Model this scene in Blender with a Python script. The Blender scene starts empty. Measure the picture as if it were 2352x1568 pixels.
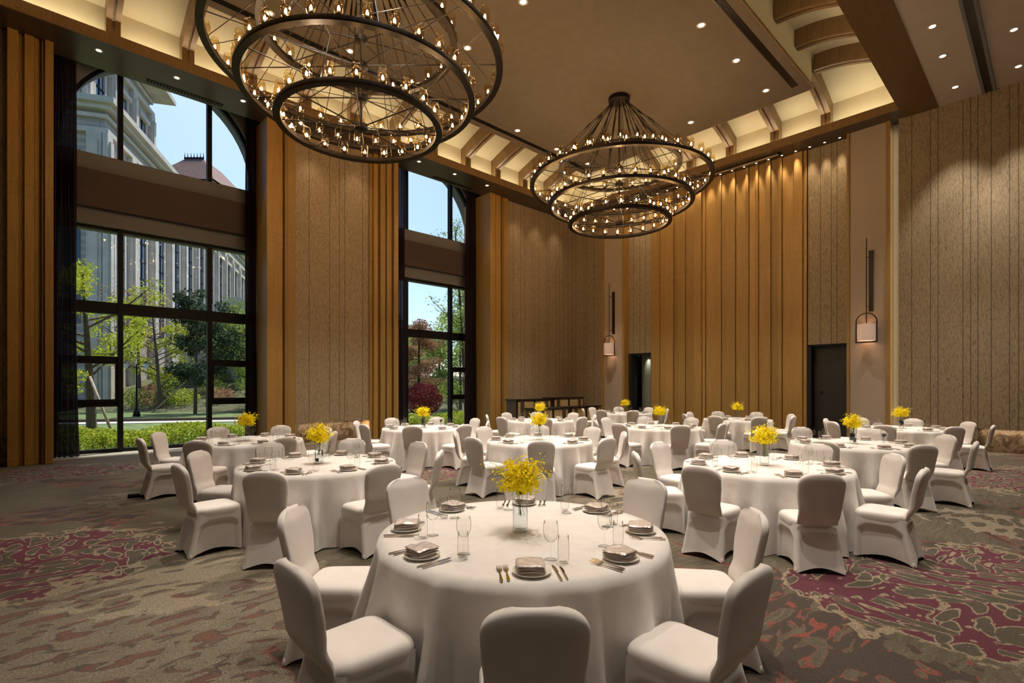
import bpy, bmesh, math, random
from mathutils import Vector, Matrix, Euler, noise
R = random.Random(7)
PI = math.pi
SC = bpy.context.scene
COL = SC.collection
# room axes: +X along the window wall towards the timber wall, +Y towards the windows, metres

# ------------------------------------------------------------------ camera
cam_d = bpy.data.cameras.new('camera'); cam = bpy.data.objects.new('camera', cam_d); COL.objects.link(cam)
cam.location = (0, 0, 1.67)
cam.rotation_euler = (PI/2, 0, math.radians(46.67-90))
cam_d.sensor_width = 36; cam_d.lens = 36*1183/2352
cam_d.shift_y = 103/2352; cam_d.clip_end = 600
SC.camera = cam
# ------------------------------------------------------------------ view
SC.view_settings.view_transform = 'Standard'; SC.view_settings.look = 'None'
SC.view_settings.exposure = 0.0; SC.view_settings.gamma = 1.0; SC.view_settings.use_curve_mapping = False
# ------------------------------------------------------------------ sky and sun
W = bpy.data.worlds.new('sky'); SC.world = W; W.use_nodes = True
nt = W.node_tree; nt.nodes.clear()
sky = nt.nodes.new('ShaderNodeTexSky'); sky.sky_type = 'NISHITA'; sky.sun_disc = False
sky.sun_elevation = math.radians(52); sky.sun_rotation = math.radians(20); sky.air_density = 1.0; sky.dust_density = 1.2; sky.ozone_density = 1.5
bg = nt.nodes.new('ShaderNodeBackground'); bg.inputs[1].default_value = 0.17
wo = nt.nodes.new('ShaderNodeOutputWorld'); tint = nt.nodes.new('ShaderNodeMix'); tint.data_type = 'RGBA'; tint.blend_type = 'MULTIPLY'; tint.inputs[0].default_value = 1; tint.inputs[7].default_value = (.82, .93, 1.08, 1)
nt.links.new(sky.outputs[0], tint.inputs[6]); nt.links.new(tint.outputs[2], bg.inputs[0]); nt.links.new(bg.outputs[0], wo.inputs[0])
sd = bpy.data.lights.new('sun', 'SUN'); sd.energy = 6.0; sd.angle = math.radians(0.6); sd.color = (1, .95, .85)
sun = bpy.data.objects.new('sun', sd); COL.objects.link(sun)
sun.rotation_euler = Vector((-.45, -.22, -1)).to_track_quat('-Z', 'Y').to_euler()
sun.location = (10, 30, 40)

def light(name, kind, loc, energy, color=(1, .72, .42), direction=None, **kw):
    d = bpy.data.lights.new(name, kind); d.energy = energy; d.color = color
    for k, v in kw.items(): setattr(d, k, v)
    o = bpy.data.objects.new(name, d); COL.objects.link(o); o.location = loc
    if direction is not None: o.rotation_euler = Vector(direction).to_track_quat('-Z', 'Y').to_euler()
    return o
WARM = (1, .76, .50); WARM2 = (1, .88, .76)
K_SPOT = 1.3
# cove lights: LED strips on the ledge behind the fascia, facing up
COVE = .40
CV = (1, .84, .58)
def strip(name, x0, x1, y0, y1, z, e, direction, sx, sy, color=CV):
    o = light(name, 'AREA', ((x0+x1)/2, (y0+y1)/2, z), e, color, None, shape='RECTANGLE', size=sx, size_y=sy)
    o.rotation_euler = direction
    return o
UP = (PI, 0, 0)
strip('cove_led_window_side', -.6, 17, 14.3, 14.3, 9.33, 250*COVE, UP, 17.4, .06)
strip('cove_led_timber_side', 17.2, 17.2, 3, 14.1, 9.33, 150*COVE, UP, .06, 11)
strip('cove_led_beam_side', -.6, 17, 2.72, 2.72, 9.33, 170*COVE, UP, 17.4, .06)
strip('cove_led_rear_side', -1, -1, 3, 14.1, 9.33, 100*COVE, UP, .06, 11)
# small LED strips in the skirting niches and wall slots
strip('niche_led_window_side', 5.7, 7.9, 15.2, 15.2, .585, 5, (0, 0, 0), 2.2, .05, WARM)
strip('niche_led_slot', 7.85, 7.85, 15.24, 15.24, .3, 1.5, (0, -PI/2, 0), .5, .05, WARM)
strip('niche_led_timber_side', 17.8, 17.8, 2.1, 3.0, .585, 1.8, (0, 0, 0), .05, .8, WARM)
strip('niche_led_timber_side', 17.8, 17.8, 0, 1.4, .585, 3, (0, 0, 0), .05, 1.3, WARM)
strip('slot_led_right', 17.8, 17.8, 3.06, 3.06, 4.6, 9, (PI/2, 0, 0), .06, 8.6, WARM2)
strip('slot_led_left', 17.8, 17.8, 13.22, 13.22, 4.6, 8, (-PI/2, 0, 0), .06, 8.6, WARM2)

# ------------------------------------------------------------------ mesh builder
class MB:
    def __init__(s): s.v = []; s.f = []
    def add(s, vs, fs):
        n = len(s.v); s.v += [tuple(p) for p in vs]; s.f += [tuple(n+i for i in f) for f in fs]; return s
    def box(s, x0, x1, y0, y1, z0, z1):
        return s.add([(x0,y0,z0),(x1,y0,z0),(x1,y1,z0),(x0,y1,z0),(x0,y0,z1),(x1,y0,z1),(x1,y1,z1),(x0,y1,z1)],
              [(0,3,2,1),(4,5,6,7),(0,1,5,4),(1,2,6,5),(2,3,7,6),(3,0,4,7)])
    def tube(s, pts, rad, n=8, cap=True):
        pts = [Vector(p) for p in pts]
        if not isinstance(rad, (list, tuple)): rad = [rad]*len(pts)
        vs = []; up = None
        for i, p in enumerate(pts):
            d = (pts[min(i+1, len(pts)-1)]-pts[max(i-1, 0)]).normalized()
            if up is None: up = Vector((0,0,1)) if abs(d.z) < .9 else Vector((1,0,0))
            a = d.cross(up)
            if a.length < 1e-4: a = d.cross(Vector((0,1,0)))
            a.normalize(); b = d.cross(a).normalized(); up = a.cross(d) if abs(d.z) < .98 else up
            for k in range(n):
                t = 2*PI*k/n; vs.append(p+(a*math.cos(t)+b*math.sin(t))*rad[i])
        fs = []
        for i in range(len(pts)-1):
            for k in range(n):
                fs.append((i*n+k, i*n+(k+1)%n, (i+1)*n+(k+1)%n, (i+1)*n+k))
        if cap: fs += [tuple(range(n-1, -1, -1)), tuple((len(pts)-1)*n+k for k in range(n))]
        return s.add(vs, fs)
    def lathe(s, prof, n=24, c=(0,0,0), close=False):
        vs = []; m = len(prof)
        for r, z in prof:
            for k in range(n):
                t = 2*PI*k/n; vs.append((c[0]+r*math.cos(t), c[1]+r*math.sin(t), c[2]+z))
        fs = []
        for i in range(m if close else m-1):
            j = (i+1) % m
            for k in range(n):
                fs.append((i*n+k, i*n+(k+1)%n, j*n+(k+1)%n, j*n+k))
        return s.add(vs, fs)
    def grid(s, fn, nu, nv, closeu=False):
        vs = [fn(i/nu, j/nv) for j in range(nv+1) for i in range(nu if closeu else nu+1)]
        w = nu if closeu else nu+1; fs = []
        for j in range(nv):
            for i in range(nu):
                fs.append((j*w+i, j*w+(i+1)%w, (j+1)*w+(i+1)%w, (j+1)*w+i))
        return s.add(vs, fs)
    def prism(s, poly, d, o=(0,0,0), ax='z'):
        n = len(poly)
        def P(p, h):
            if ax == 'z': q = (p[0], p[1], h)
            elif ax == 'y': q = (p[0], h, p[1])
            else: q = (h, p[0], p[1])
            return (q[0]+o[0], q[1]+o[1], q[2]+o[2])
        return s.add([P(p, 0) for p in poly]+[P(p, d) for p in poly],
            [tuple(range(n-1, -1, -1)), tuple(range(n, 2*n))]+[(i, (i+1)%n, n+(i+1)%n, n+i) for i in range(n)])
    def xf(s, M, start=0):
        s.v = s.v[:start]+[tuple(M @ Vector(p)) for p in s.v[start:]]; return s
    def mesh(s, name, m, smooth=False, auto=None):
        me = bpy.data.meshes.new(name); me.from_pydata(s.v, [], s.f)
        bm = bmesh.new(); bm.from_mesh(me); bmesh.ops.recalc_face_normals(bm, faces=bm.faces) if smooth != 'leaf' else None
        bm.to_mesh(me); bm.free()
        if smooth is True:
            me.polygons.foreach_set('use_smooth', [True]*len(me.polygons))
            if auto: me.set_sharp_from_angle(angle=math.radians(auto))
        me.materials.append(m); return me
    def build(s, name, m, parent=None, smooth=False, auto=None, loc=None):
        o = bpy.data.objects.new(name, s.mesh(name, m, smooth, auto)); COL.objects.link(o)
        if parent: o.parent = parent
        if loc: o.location = loc
        return o
def mod(o, kind, **kw):
    m = o.modifiers.new(kind.lower(), kind)
    for k, v in kw.items(): setattr(m, k, v)
    return m
def tag(o, label=None, cat=None, group=None, kind=None):
    if label: o['label'] = label
    if cat: o['category'] = cat
    if group: o['group'] = group
    if kind: o['kind'] = kind
    return o
def empty(name, loc=(0,0,0), rz=0):
    o = bpy.data.objects.new(name, None); COL.objects.link(o); o.location = loc; o.rotation_euler = (0,0,rz); o.empty_display_size = .1
    return o
KIDS = {}
def copy_tree(o, parent=None):
    c = o.copy(); COL.objects.link(c); c.parent = parent
    if o.name not in KIDS: KIDS[o.name] = list(o.children)
    for ch in KIDS[o.name]: copy_tree(ch, c)
    return c
def struct(mb, name, m, smooth=False, parent=None, auto=None):
    o = mb.build(name, m, parent, smooth, auto)
    if not parent: o['kind'] = 'structure'
    return o

# ------------------------------------------------------------------ node helper
class N:
    def __init__(s, name):
        s.m = bpy.data.materials.new(name); s.m.use_nodes = True; s.t = s.m.node_tree; s.t.nodes.clear()
        s.out = s.t.nodes.new('ShaderNodeOutputMaterial')
    def n(s, kind, ins=None, **kw):
        x = s.t.nodes.new('ShaderNode'+kind)
        for k, v in kw.items(): setattr(x, k, v)
        for k, v in (ins or {}).items(): s.set(x.inputs[k], v)
        return x
    def set(s, sock, v):
        if isinstance(v, bpy.types.NodeSocket): s.t.links.new(v, sock)
        elif isinstance(v, bpy.types.Node): s.t.links.new(v.outputs[0], sock)
        elif isinstance(v, (tuple, list)) and len(v) == 3 and sock.type == 'RGBA': sock.default_value = (*v, 1)
        else: sock.default_value = v
    def math(s, op, a, b=0., c=None, clamp=False):
        x = s.n('Math', {0: a, 1: b}, operation=op, use_clamp=clamp)
        if c is not None: s.set(x.inputs[2], c)
        return x.outputs[0]
    def co(s, scale=(1,1,1), kind='Object', loc=(0,0,0), rot=(0,0,0)):
        tc = s.n('TexCoord'); mp = s.n('Mapping', {'Vector': tc.outputs[kind], 'Scale': scale, 'Location': loc, 'Rotation': rot}); return mp.outputs[0]
    def noise(s, vec, scale=5., detail=3., rough=.5, dist=0., out=0):
        return s.n('TexNoise', {'Vector': vec, 'Scale': scale, 'Detail': detail, 'Roughness': rough, 'Distortion': dist}).outputs[out]
    def vor(s, vec, scale=5., feature='F1', out=0, rnd=1.):
        return s.n('TexVoronoi', {'Vector': vec, 'Scale': scale, 'Randomness': rnd}, feature=feature).outputs[out]
    def ramp(s, fac, stops, interp='LINEAR'):
        x = s.n('ValToRGB', {0: fac}); cr = x.color_ramp; cr.interpolation = interp
        while len(cr.elements) < len(stops): cr.elements.new(.5)
        for e, (p, c) in zip(cr.elements, stops):
            e.position = p; e.color = (*c, 1) if len(c) == 3 else c
        return x.outputs[0]
    def mix(s, fac, a, b, blend='MIX'):
        x = s.n('Mix', data_type='RGBA', blend_type=blend)
        s.set(x.inputs[0], fac); s.set(x.inputs[6], a); s.set(x.inputs[7], b); return x.outputs[2]
    def step(s, v, edge, soft=.02):
        x = s.n('MapRange', {0: v, 1: edge-soft, 2: edge+soft, 3: 0., 4: 1.}); return x.outputs[0]
    def bsdf(s, color, rough=.5, metal=0., bump=None, bs=.3, bd=.01, **kw):
        b = s.n('BsdfPrincipled', {'Base Color': color, 'Roughness': rough, 'Metallic': metal})
        for k, v in kw.items(): s.set(b.inputs[k.replace('_', ' ')], v)
        if bump is not None:
            s.set(b.inputs['Normal'], s.n('Bump', {'Height': bump, 'Strength': bs, 'Distance': bd}).outputs[0])
        s.t.links.new(b.outputs[0], s.out.inputs[0]); return s.m
    def surf(s, sh): s.set(s.out.inputs[0], sh); return s.m

def simple(name, col, rough=.5, metal=0., var=.08, scale=8., bs=.0, **kw):
    k = N(name); c = k.co((scale,)*3); nz = k.noise(c, 1., 4.)
    dark = tuple(x*(1-var) for x in col); lit = tuple(min(1, x*(1+var)) for x in col)
    colr = k.ramp(nz, [(.3, dark), (.7, lit)])
    return k.bsdf(colr, rough, metal, bump=(k.noise(c, 6., 3.) if bs else None), bs=bs, **kw)
def wood(name, a, b, rough=.45, grain=1., ax='z', spec=.5):
    k = N(name); sc = {'z': (9, 9, .45), 'x': (.45, 9, 9), 'y': (9, .45, 9)}[ax]
    c = k.co(sc); n1 = k.noise(c, 2.2*grain, 6., .6, .6)
    c2 = k.co(tuple(v*4 for v in sc)); n2 = k.noise(c2, 5., 3., .6)
    col = k.mix(.55, k.ramp(n1, [(.3, a), (.7, b)]), k.ramp(n2, [(.35, a), (.65, b)]))
    gi = k.n('NewGeometry'); col = k.mix(1., col, k.ramp(gi.outputs['Random Per Island'], [(0., (.80, .80, .78)), (.5, (.95, .97, .98)), (1., (1.1, 1.08, 1.04))]), 'MULTIPLY')
    jt = k.n('SeparateXYZ', {0: k.co((1, 1, 1))}); jz = k.math('LESS_THAN', k.math('ABSOLUTE', k.math('SUBTRACT', k.math('PINGPONG', jt.outputs[2], 2.9), .12)), .004)
    if ax == 'z': col = k.mix(k.math('MULTIPLY', jz, .55), col, (.05, .03, .012))
    return k.bsdf(col, rough, bump=n2, bs=.12, bd=.004)
M = {}
M['oak'] = wood('oak', (.255, .142, .036), (.435, .262, .074), .5)
M['oak_dark'] = wood('oak_beam', (.085, .045, .016), (.15, .083, .03), .4, ax='x')
M['oak_dark_y'] = wood('oak_beam_cross', (.085, .045, .016), (.15, .083, .03), .4, ax='y')
M['oak_rib'] = wood('oak_rib', (.16, .09, .035), (.26, .155, .065), .4)
M['soffit'] = simple('lacquered_soffit', (.060, .040, .027), .32, var=.15, scale=3.)
M['paint'] = simple('ceiling_paint', (.45, .38, .30), .9, var=.03, scale=3.)
M['panel_paint'] = simple('ceiling_panel_paint', (.145, .115, .08), .85, var=.06, scale=5., bs=.06)
M['cream'] = simple('cove_plaster', (.60, .54, .37), .85, var=.03, scale=2.)
M['sconce_wall'] = simple('linen_wallcovering', (.42, .345, .265), .85, var=.05, scale=30.)
M['dark'] = simple('black_lacquer', (.012, .010, .008), .35, var=.2)
M['black'] = simple('black_void', (.006, .005, .005), .8)
M['bronze'] = simple('dark_bronze_metal', (.022, .016, .012), .42, .7, var=.25, scale=12.)
M['frame'] = simple('black_window_frame', (.006, .006, .007), .6, 0., var=.2, Specular_IOR_Level=.25)
M['grey_reveal'] = simple('grey_reveal_plaster', (.175, .172, .175), .8, var=.05)
M['brown_beam'] = simple('brown_beam_paint', (.070, .045, .040), .75, var=.06)
M['stone_floor'] = simple('pale_stone_threshold', (.50, .46, .38), .3, var=.12, scale=3.)
M['linen'] = N('white_table_linen'); _k = M['linen']; _c = _k.co((1,1,1)); _w = _k.noise(_k.co((400, 400, 400)), 1., 2.); _w2 = _k.noise(_c, 9., 4., .6, .5)
M['linen'] = _k.bsdf(_k.ramp(_w2, [(.3, (.72, .685, .645)), (.7, (.80, .765, .725))]), .8, bump=_k.math('ADD', _k.math('MULTIPLY', _w, .15), _w2), bs=.22, bd=.012, Sheen_Weight=.15)
_k = N('stretch_chair_fabric'); _w = _k.noise(_k.co((3,3,3)), 2., 3.)
M['spandex'] = _k.bsdf(_k.ramp(_w, [(.3, (.72, .675, .635)), (.7, (.78, .735, .695))]), .62, bump=_k.noise(_k.co((300,)*3), 1., 1.), bs=.04, bd=.003, Sheen_Weight=.2)
def satin(name, a, b):
    k = N(name); w = k.noise(k.co((1,1,1)), 14., 3., .5, 1.2)
    return k.bsdf(k.ramp(w, [(.3, a), (.7, b)]), .27, .2, bump=k.noise(k.co((1,1,1)), 22., 2., .5, 1.5), bs=.5, bd=.012)
M['satin'] = satin('taupe_satin', (.60, .52, .47), (.76, .68, .62))
M['china'] = simple('white_china', (.80, .76, .68), .18, var=.01)
M['silver'] = simple('polished_cutlery', (.55, .50, .42), .18, 1., var=.1, scale=60.)
def thin_glass(name, tint=(1,1,1), ior=1.45, boost=1., rough=.0, edge=1.):
    k = N(name); lw = k.n('LayerWeight', {'Blend': .5}); r0 = ((ior-1)/(ior+1))**2
    f = k.math('MULTIPLY', k.math('ADD', r0*.55, k.math('MULTIPLY', k.math('POWER', lw.outputs['Facing'], 5.), .42)), boost, clamp=True)
    tc_ = k.ramp(lw.outputs['Facing'], [(.0, tint), (.62, tint), (1., tuple(c*edge for c in tint))]); t = k.n('BsdfTransparent', {'Color': tc_}); g = k.n('BsdfGlossy', {'Color': (1, 1, 1, 1), 'Roughness': rough})
    return k.surf(k.n('MixShader', {0: f, 1: t.outputs[0], 2: g.outputs[0]}).outputs[0])
M['glass'] = thin_glass('drinking_glass', (.985, .985, .98), 1.45, 1.0, .0, .30)
M['vase_glass'] = thin_glass('vase_glass', (.975, .985, .98), 1.5, 1.1, .0, .45)
M['water'] = thin_glass('water', (.955, .975, .995), 1.33, 1., .0)
M['amber_glass'] = thin_glass('smoked_lamp_glass', (.87, .74, .52), 1.8, 1.8, .0, .45)
M['pane'] = thin_glass('window_glass', (.90, .93, .93), 1.3, .8, .0)
def emit(name, col, st):
    k = N(name); return k.surf(k.n('Emission', {'Color': (*col, 1), 'Strength': st}).outputs[0])
M['bulb'] = emit('lit_bulb', (1, .66, .36), 150)
M['downlight_lens'] = emit('lit_downlight_lens', (1, .82, .58), 9)
M['shade'] = None
_k = N('lantern_paper'); _e = _k.n('Emission', {'Color': (1, .66, .44, 1), 'Strength': .20}); _d = _k.n('BsdfDiffuse', {'Color': (.56, .43, .37, 1)})
M['shade'] = _k.surf(_k.n('AddShader', {0: _e.outputs[0], 1: _d.outputs[0]}).outputs[0])
# curtain: dark sheer weave that lets some daylight through
_k = N('sheer_curtain'); _t = _k.n('BsdfTransparent', {'Color': (.8, .85, 1, 1)}); _d = _k.n('BsdfDiffuse', {'Color': (.045, .026, .028, 1)}); _tr = _k.n('BsdfTranslucent', {'Color': (.085, .065, .07, 1)})
_m = _k.n('MixShader', {0: .45, 1: _d.outputs[0], 2: _tr.outputs[0]})
_w = _k.math('MULTIPLY', _k.step(_k.noise(_k.co((60, 60, 260)), 1., 2.), .60, .08), .16)
M['curtain'] = _k.surf(_k.n('MixShader', {0: _w, 1: _m.outputs[0], 2: _t.outputs[0]}).outputs[0])

def seamed(name, axis, seams, pal, rscale=1.):
    """bark-like wallcovering in vertical strips; seams = strip joints along the wall"""
    k = N(name); tc = k.n('TexCoord'); sp = k.n('SeparateXYZ', {0: tc.outputs['Object']})
    u = sp.outputs[axis]
    sc = (20, 20, 3.6)
    n1 = k.noise(k.co(tuple(v*2 for v in sc)), 1.4, 6., .65, .8)
    n2 = k.noise(k.co(sc), 3.5, 5., .7, .9)
    n3 = k.noise(k.co((.5, .5, .35)), 1., 2.)
    col = k.ramp(k.math('ADD', k.math('MULTIPLY', n1, .6), k.math('MULTIPLY', n2, .4)), [(.36, pal[0]), (.47, pal[1]), (.58, pal[2])])
    col = k.mix(k.math('MULTIPLY', n3, .22), col, pal[0])
    line = None
    for x in seams:
        d = k.math('LESS_THAN', k.math('ABSOLUTE', k.math('SUBTRACT', u, x)), .009)
        line = d if line is None else k.math('MAXIMUM', line, d)
    z = k.math('LESS_THAN', k.math('ABSOLUTE', k.math('SUBTRACT', k.math('PINGPONG', sp.outputs[2], 1.45), .45)), .003)
    col = k.mix(k.math('MULTIPLY', z, .5), col, (.05, .035, .02))
    col = k.mix(k.math('MULTIPLY', line, .7), col, (.035, .024, .014))
    return k.bsdf(col, .85, bump=k.math('SUBTRACT', n1, line), bs=.35, bd=.006)
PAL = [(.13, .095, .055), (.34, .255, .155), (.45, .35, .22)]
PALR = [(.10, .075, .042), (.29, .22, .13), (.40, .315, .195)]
M['wall_tex_left'] = seamed('bark_wallcovering_window_side', 0, [-7.1,-6.4,-6.1,-5,-4.3,-4.1,-3,-2.2,-1.3,-.9, 6.05, 6.67, 6.98, 7.15, 7.75, 14.1, 14.25, 14.35, 14.75, 14.97, 15.4, 15.55, 15.8, 16.3, 16.45, 16.9, 17.1, 17.4], PAL)
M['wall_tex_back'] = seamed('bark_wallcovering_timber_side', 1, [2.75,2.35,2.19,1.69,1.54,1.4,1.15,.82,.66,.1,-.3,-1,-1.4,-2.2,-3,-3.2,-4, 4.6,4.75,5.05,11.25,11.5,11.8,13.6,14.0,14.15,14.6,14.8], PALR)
# carpet
def carpet():
    k = N('patterned_carpet'); tc = k.n('TexCoord'); P = tc.outputs['Object']
    wn = k.noise(P, 1.1, 3., .5, 0., 1)
    warp = k.n('VectorMath', {0: wn, 1: (.5, .5, .5)}, operation='SUBTRACT').outputs[0]
    def warped(a, scale=(1,1,1), rot=0):
        v = k.n('VectorMath', {0: warp, 1: (a, a, 0)}, operation='MULTIPLY').outputs[0]
        v = k.n('VectorMath', {0: P, 1: v}, operation='ADD').outputs[0]
        return k.n('Mapping', {'Vector': v, 'Scale': scale, 'Rotation': (0, 0, rot)}).outputs[0]
    fine = k.noise(P, 75., 3.); mid = k.noise(P, 26., 3., .6)
    # base: streaky olive brown
    st = k.noise(warped(.3, (1.2, 9, 1), .75), 2.2, 5., .7)
    base = k.ramp(st, [(.3, (.075, .062, .038)), (.5, (.125, .105, .066)), (.7, (.180, .152, .098))])
    # large pale fields with mauve strokes
    def blob(cx, cy, r):
        mp = k.n('Mapping', {'Vector': P, 'Location': (-cx/r, -cy/r, 0), 'Scale': (1/r, 1/r, 0)}).outputs[0]
        return k.math('SUBTRACT', 1., k.step(k.math('ADD', k.n('VectorMath', {0: mp}, operation='LENGTH').outputs['Value'], k.math('MULTIPLY', k.math('SUBTRACT', k.noise(P, 1.6, 3., .55), .5), 1.5)), 1., .01))
    pale_m = k.math('MAXIMUM', k.step(k.noise(warped(.6, (1,1,1)), .30, 2., .5), .56, .008), k.math('MAXIMUM', blob(.7, 4.0, 1.7), blob(2.3, .6, .8)))
    bl = k.noise(warped(.3, (1.2, 2.8, 1), .6), 3.4, 2., .45, .8)
    pale = k.ramp(k.noise(warped(.2), 3., 4., .6), [(.3, (.17, .140, .098)), (.7, (.25, .21, .150))])
    pale = k.mix(k.step(bl, .558, .006), pale, (.085, .066, .048))
    pale = k.mix(k.step(bl, .610, .006), pale, (.165, .080, .055))
    col = k.mix(pale_m, base, pale)
    # dark field with red edges
    dn = k.math('MAXIMUM', k.noise(k.n('Mapping', {'Vector': warped(.5), 'Location': (13, 4, 0)}).outputs[0], .42, 3., .6, .8), k.math('MULTIPLY', k.math('SUBTRACT', 1.15, k.math('ADD', k.n('VectorMath', {0: k.n('Mapping', {'Vector': P, 'Location': (-3.5/1.0, -1.3/1.0, 0), 'Scale': (1/1.0, 1/1.0, 0)}).outputs[0]}, operation='LENGTH').outputs['Value'], k.math('MULTIPLY', k.math('SUBTRACT', k.noise(P, 2.2, 3., .6), .5), 1.6))), 4.))
    darkf = k.mix(k.step(k.noise(warped(.5, (1, 2.2, 1), .3), 3.2, 2., .4, 1.), .62, .01), (.062, .046, .035), (.28, .07, .05))
    isl = k.noise(warped(.5, (1, 2.4, 1), .9), 2.6, 2., .4, 1.)
    darkf = k.mix(k.step(isl, .56, .006), darkf, (.28, .07, .05)); darkf = k.mix(k.step(isl, .575, .006), darkf, base)
    col = k.mix(k.step(dn, .60, .006), col, (.30, .085, .06)); col = k.mix(k.step(dn, .606, .006), col, darkf)
    # plum medallions with cream outlined leaves
    edge = k.math('MULTIPLY', k.math('SUBTRACT', k.noise(P, 1.3, 4., .6), .5), 1.9)
    dist = None
    for (cx, cy, rx, ry) in MEDAL:
        mp = k.n('Mapping', {'Vector': P, 'Location': (-cx/rx, -cy/ry, 0), 'Scale': (1/rx, 1/ry, 0)}).outputs[0]
        L = k.n('VectorMath', {0: mp}, operation='LENGTH').outputs['Value']
        dist = L if dist is None else k.math('MINIMUM', dist, L)
    dist = k.math('ADD', dist, edge)
    pick = k.step(k.noise(P, .9, 2., .5), .5, .004); vd = k.mix(pick, k.vor(warped(.6, (1.0, 2.7, 1), .75), 3.5, 'F1'), k.vor(warped(.6, (2.7, 1.0, 1), .55), 3.5, 'F1')); vs = k.vor(warped(.5, (1.3, 1.9, 1), .2), 6.2, 'F1')
    med = k.mix(k.step(vd, .545, .012), (.33, .265, .17), (.125, .016, .038))
    med = k.mix(k.step(vd, .455, .012), (.085, .072, .045), med)
    med = k.mix(k.math('MULTIPLY', k.math('SUBTRACT', 1., k.step(vs, .20, .02)), k.step(vd, .56, .01)), med, (.33, .265, .17))
    col = k.mix(k.math('SUBTRACT', 1., k.step(dist, 1.05, .012)), col, (.33, .265, .17))
    col = k.mix(k.math('SUBTRACT', 1., k.step(dist, .985, .012)), col, med)
    # cream blossom drawings
    d2 = None
    for (cx, cy, rx, ry) in BLOSSOM:
        mp = k.n('Mapping', {'Vector': P, 'Location': (-cx/rx, -cy/ry, 0), 'Scale': (1/rx, 1/ry, 0)}).outputs[0]
        L = k.n('VectorMath', {0: mp}, operation='LENGTH').outputs['Value']
        d2 = L if d2 is None else k.math('MINIMUM', d2, L)
    d2 = k.math('ADD', d2, edge)
    v3 = k.vor(warped(.6, (1.0, 2.4, 1), .75), 3.2, 'F1')
    blm = k.math('MULTIPLY', k.math('SUBTRACT', 1., k.step(d2, 1., .015)), k.step(v3, .50, .012))
    col = k.mix(blm, col, (.34, .285, .20))
    col = k.mix(k.math('MULTIPLY', k.step(mid, .5, .22), .30), col, (.03, .022, .015))
    col = k.mix(k.math('MULTIPLY', k.step(fine, .5, .10), .50), col, (.02, .016, .012))
    return k.bsdf(col, .95, bump=fine, bs=.5, bd=.006, Sheen_Weight=.05)
MEDAL = [(-.1, 6.7, 1.25, 1.15), (5.6, .45, 1.45, 1.35), (.2, 13.4, 1.7, .9), (8.6, 7.6, 1.6, 1.4), (13.0, .1, 1.8, 1.2), (12.4, 12.3, 1.6, 1.2), (4.3, 12.4, 1.2, .7), (-3.5, 3, 1.2, 1.4), (10.4, 3.9, 1.3, .7), (6.0, 7.9, .8, .7), (16.5, 4, 1.2, 1.2), (8.0, 12.6, 1.2, .6)]
BLOSSOM = [(1.05, 5.2, .95, .75), (6.6, 4.4, .8, .6), (10.6, 8.0, .8, .7), (3.2, 13.2, .9, .5), (8.6, .6, .7, .8), (4.6, 4.2, .6, .5)]
M['carpet'] = carpet()
def stone(name, a, b, mull=1.):
    k = N(name); n1 = k.noise(k.co((3, 3, .8)), 1.5*mull, 5., .6, .5)
    br = k.n('TexBrick', {'Vector': k.co((1,1,1), rot=(PI/2, 0, 0)), 'Scale': .9, 'Mortar Size': .012, 'Color1': (1,1,1,1), 'Color2': (.92,.92,.92,1), 'Mortar': (.6,.6,.6,1)})
    return k.bsdf(k.mix(.6, k.ramp(n1, [(.3, a), (.7, b)]), br.outputs[0], 'MULTIPLY'), .85, bump=n1, bs=.2, bd=.05)
M['facade'] = stone('grey_stone_facade', (.44, .395, .34), (.57, .515, .45))
M['facade_trim'] = simple('pale_stone_trim', (.62, .565, .495), .85, var=.12, scale=1.)
M['roof'] = simple('dull_red_roof', (.22, .12, .10), .8, var=.2, scale=2.)
M['win_dark'] = simple('dark_glazing', (.05, .075, .11), .12, var=.2, scale=.5)
M['grass'] = simple('lawn', (.135, .185, .06), .95, var=.5, scale=2.5, bs=.5)
M['path'] = simple('concrete_path', (.55, .52, .47), .9, var=.08)
M['kerb'] = simple('brown_kerb', (.10, .07, .05), .9)
M['soil'] = simple('leaf_litter', (.10, .10, .045), .95, var=.5, scale=3.)
M['bark'] = simple('bark', (.12, .09, .065), .9, var=.35, scale=9.)
M['pole_wood'] = simple('pale_tree_stake', (.38, .30, .21), .8, var=.2)
def leafm(name, a, b, tr=.5):
    k = N(name); oi = k.n('NewGeometry'); c = k.ramp(oi.outputs['Random Per Island'], [(0., a), (1., b)])
    d = k.n('BsdfDiffuse', {'Color': c}); t = k.n('BsdfTranslucent', {'Color': c})
    return k.surf(k.n('MixShader', {0: tr, 1: d.outputs[0], 2: t.outputs[0]}).outputs[0])
M['leaf_y'] = leafm('yellow_green_leaf', (.36, .40, .03), (.72, .76, .12))
M['leaf_g'] = leafm('fresh_green_leaf', (.34, .44, .08), (.62, .72, .22))
M['leaf_dark'] = leafm('dark_needle', (.035, .055, .03), (.10, .13, .07), .2)
M['leaf_brown'] = leafm('russet_needle', (.32, .18, .10), (.62, .38, .24), .45)
M['leaf_red'] = leafm('crimson_leaf', (.28, .05, .06), (.66, .16, .18), .5)
M['leaf_hedge'] = leafm('hedge_leaf', (.18, .27, .02), (.62, .66, .10), .4)
M['leaf_shrub'] = leafm('shrub_leaf', (.14, .20, .04), (.42, .48, .13), .45)
M['petal'] = leafm('yellow_orchid_petal', (1.0, .74, .01), (1.0, .95, .06), .3)
M['stem'] = simple('green_stem', (.22, .30, .06), .6, var=.2)
# ================================================================== the room
ZS = 9.1           # soffit height
YS, YB = 14.1, 2.93  # fascia lines of the coffer (window side, beam side)
XS = 17.0
XB = -9.0; YR = -8.0  # walls behind and to the right of the camera
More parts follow.
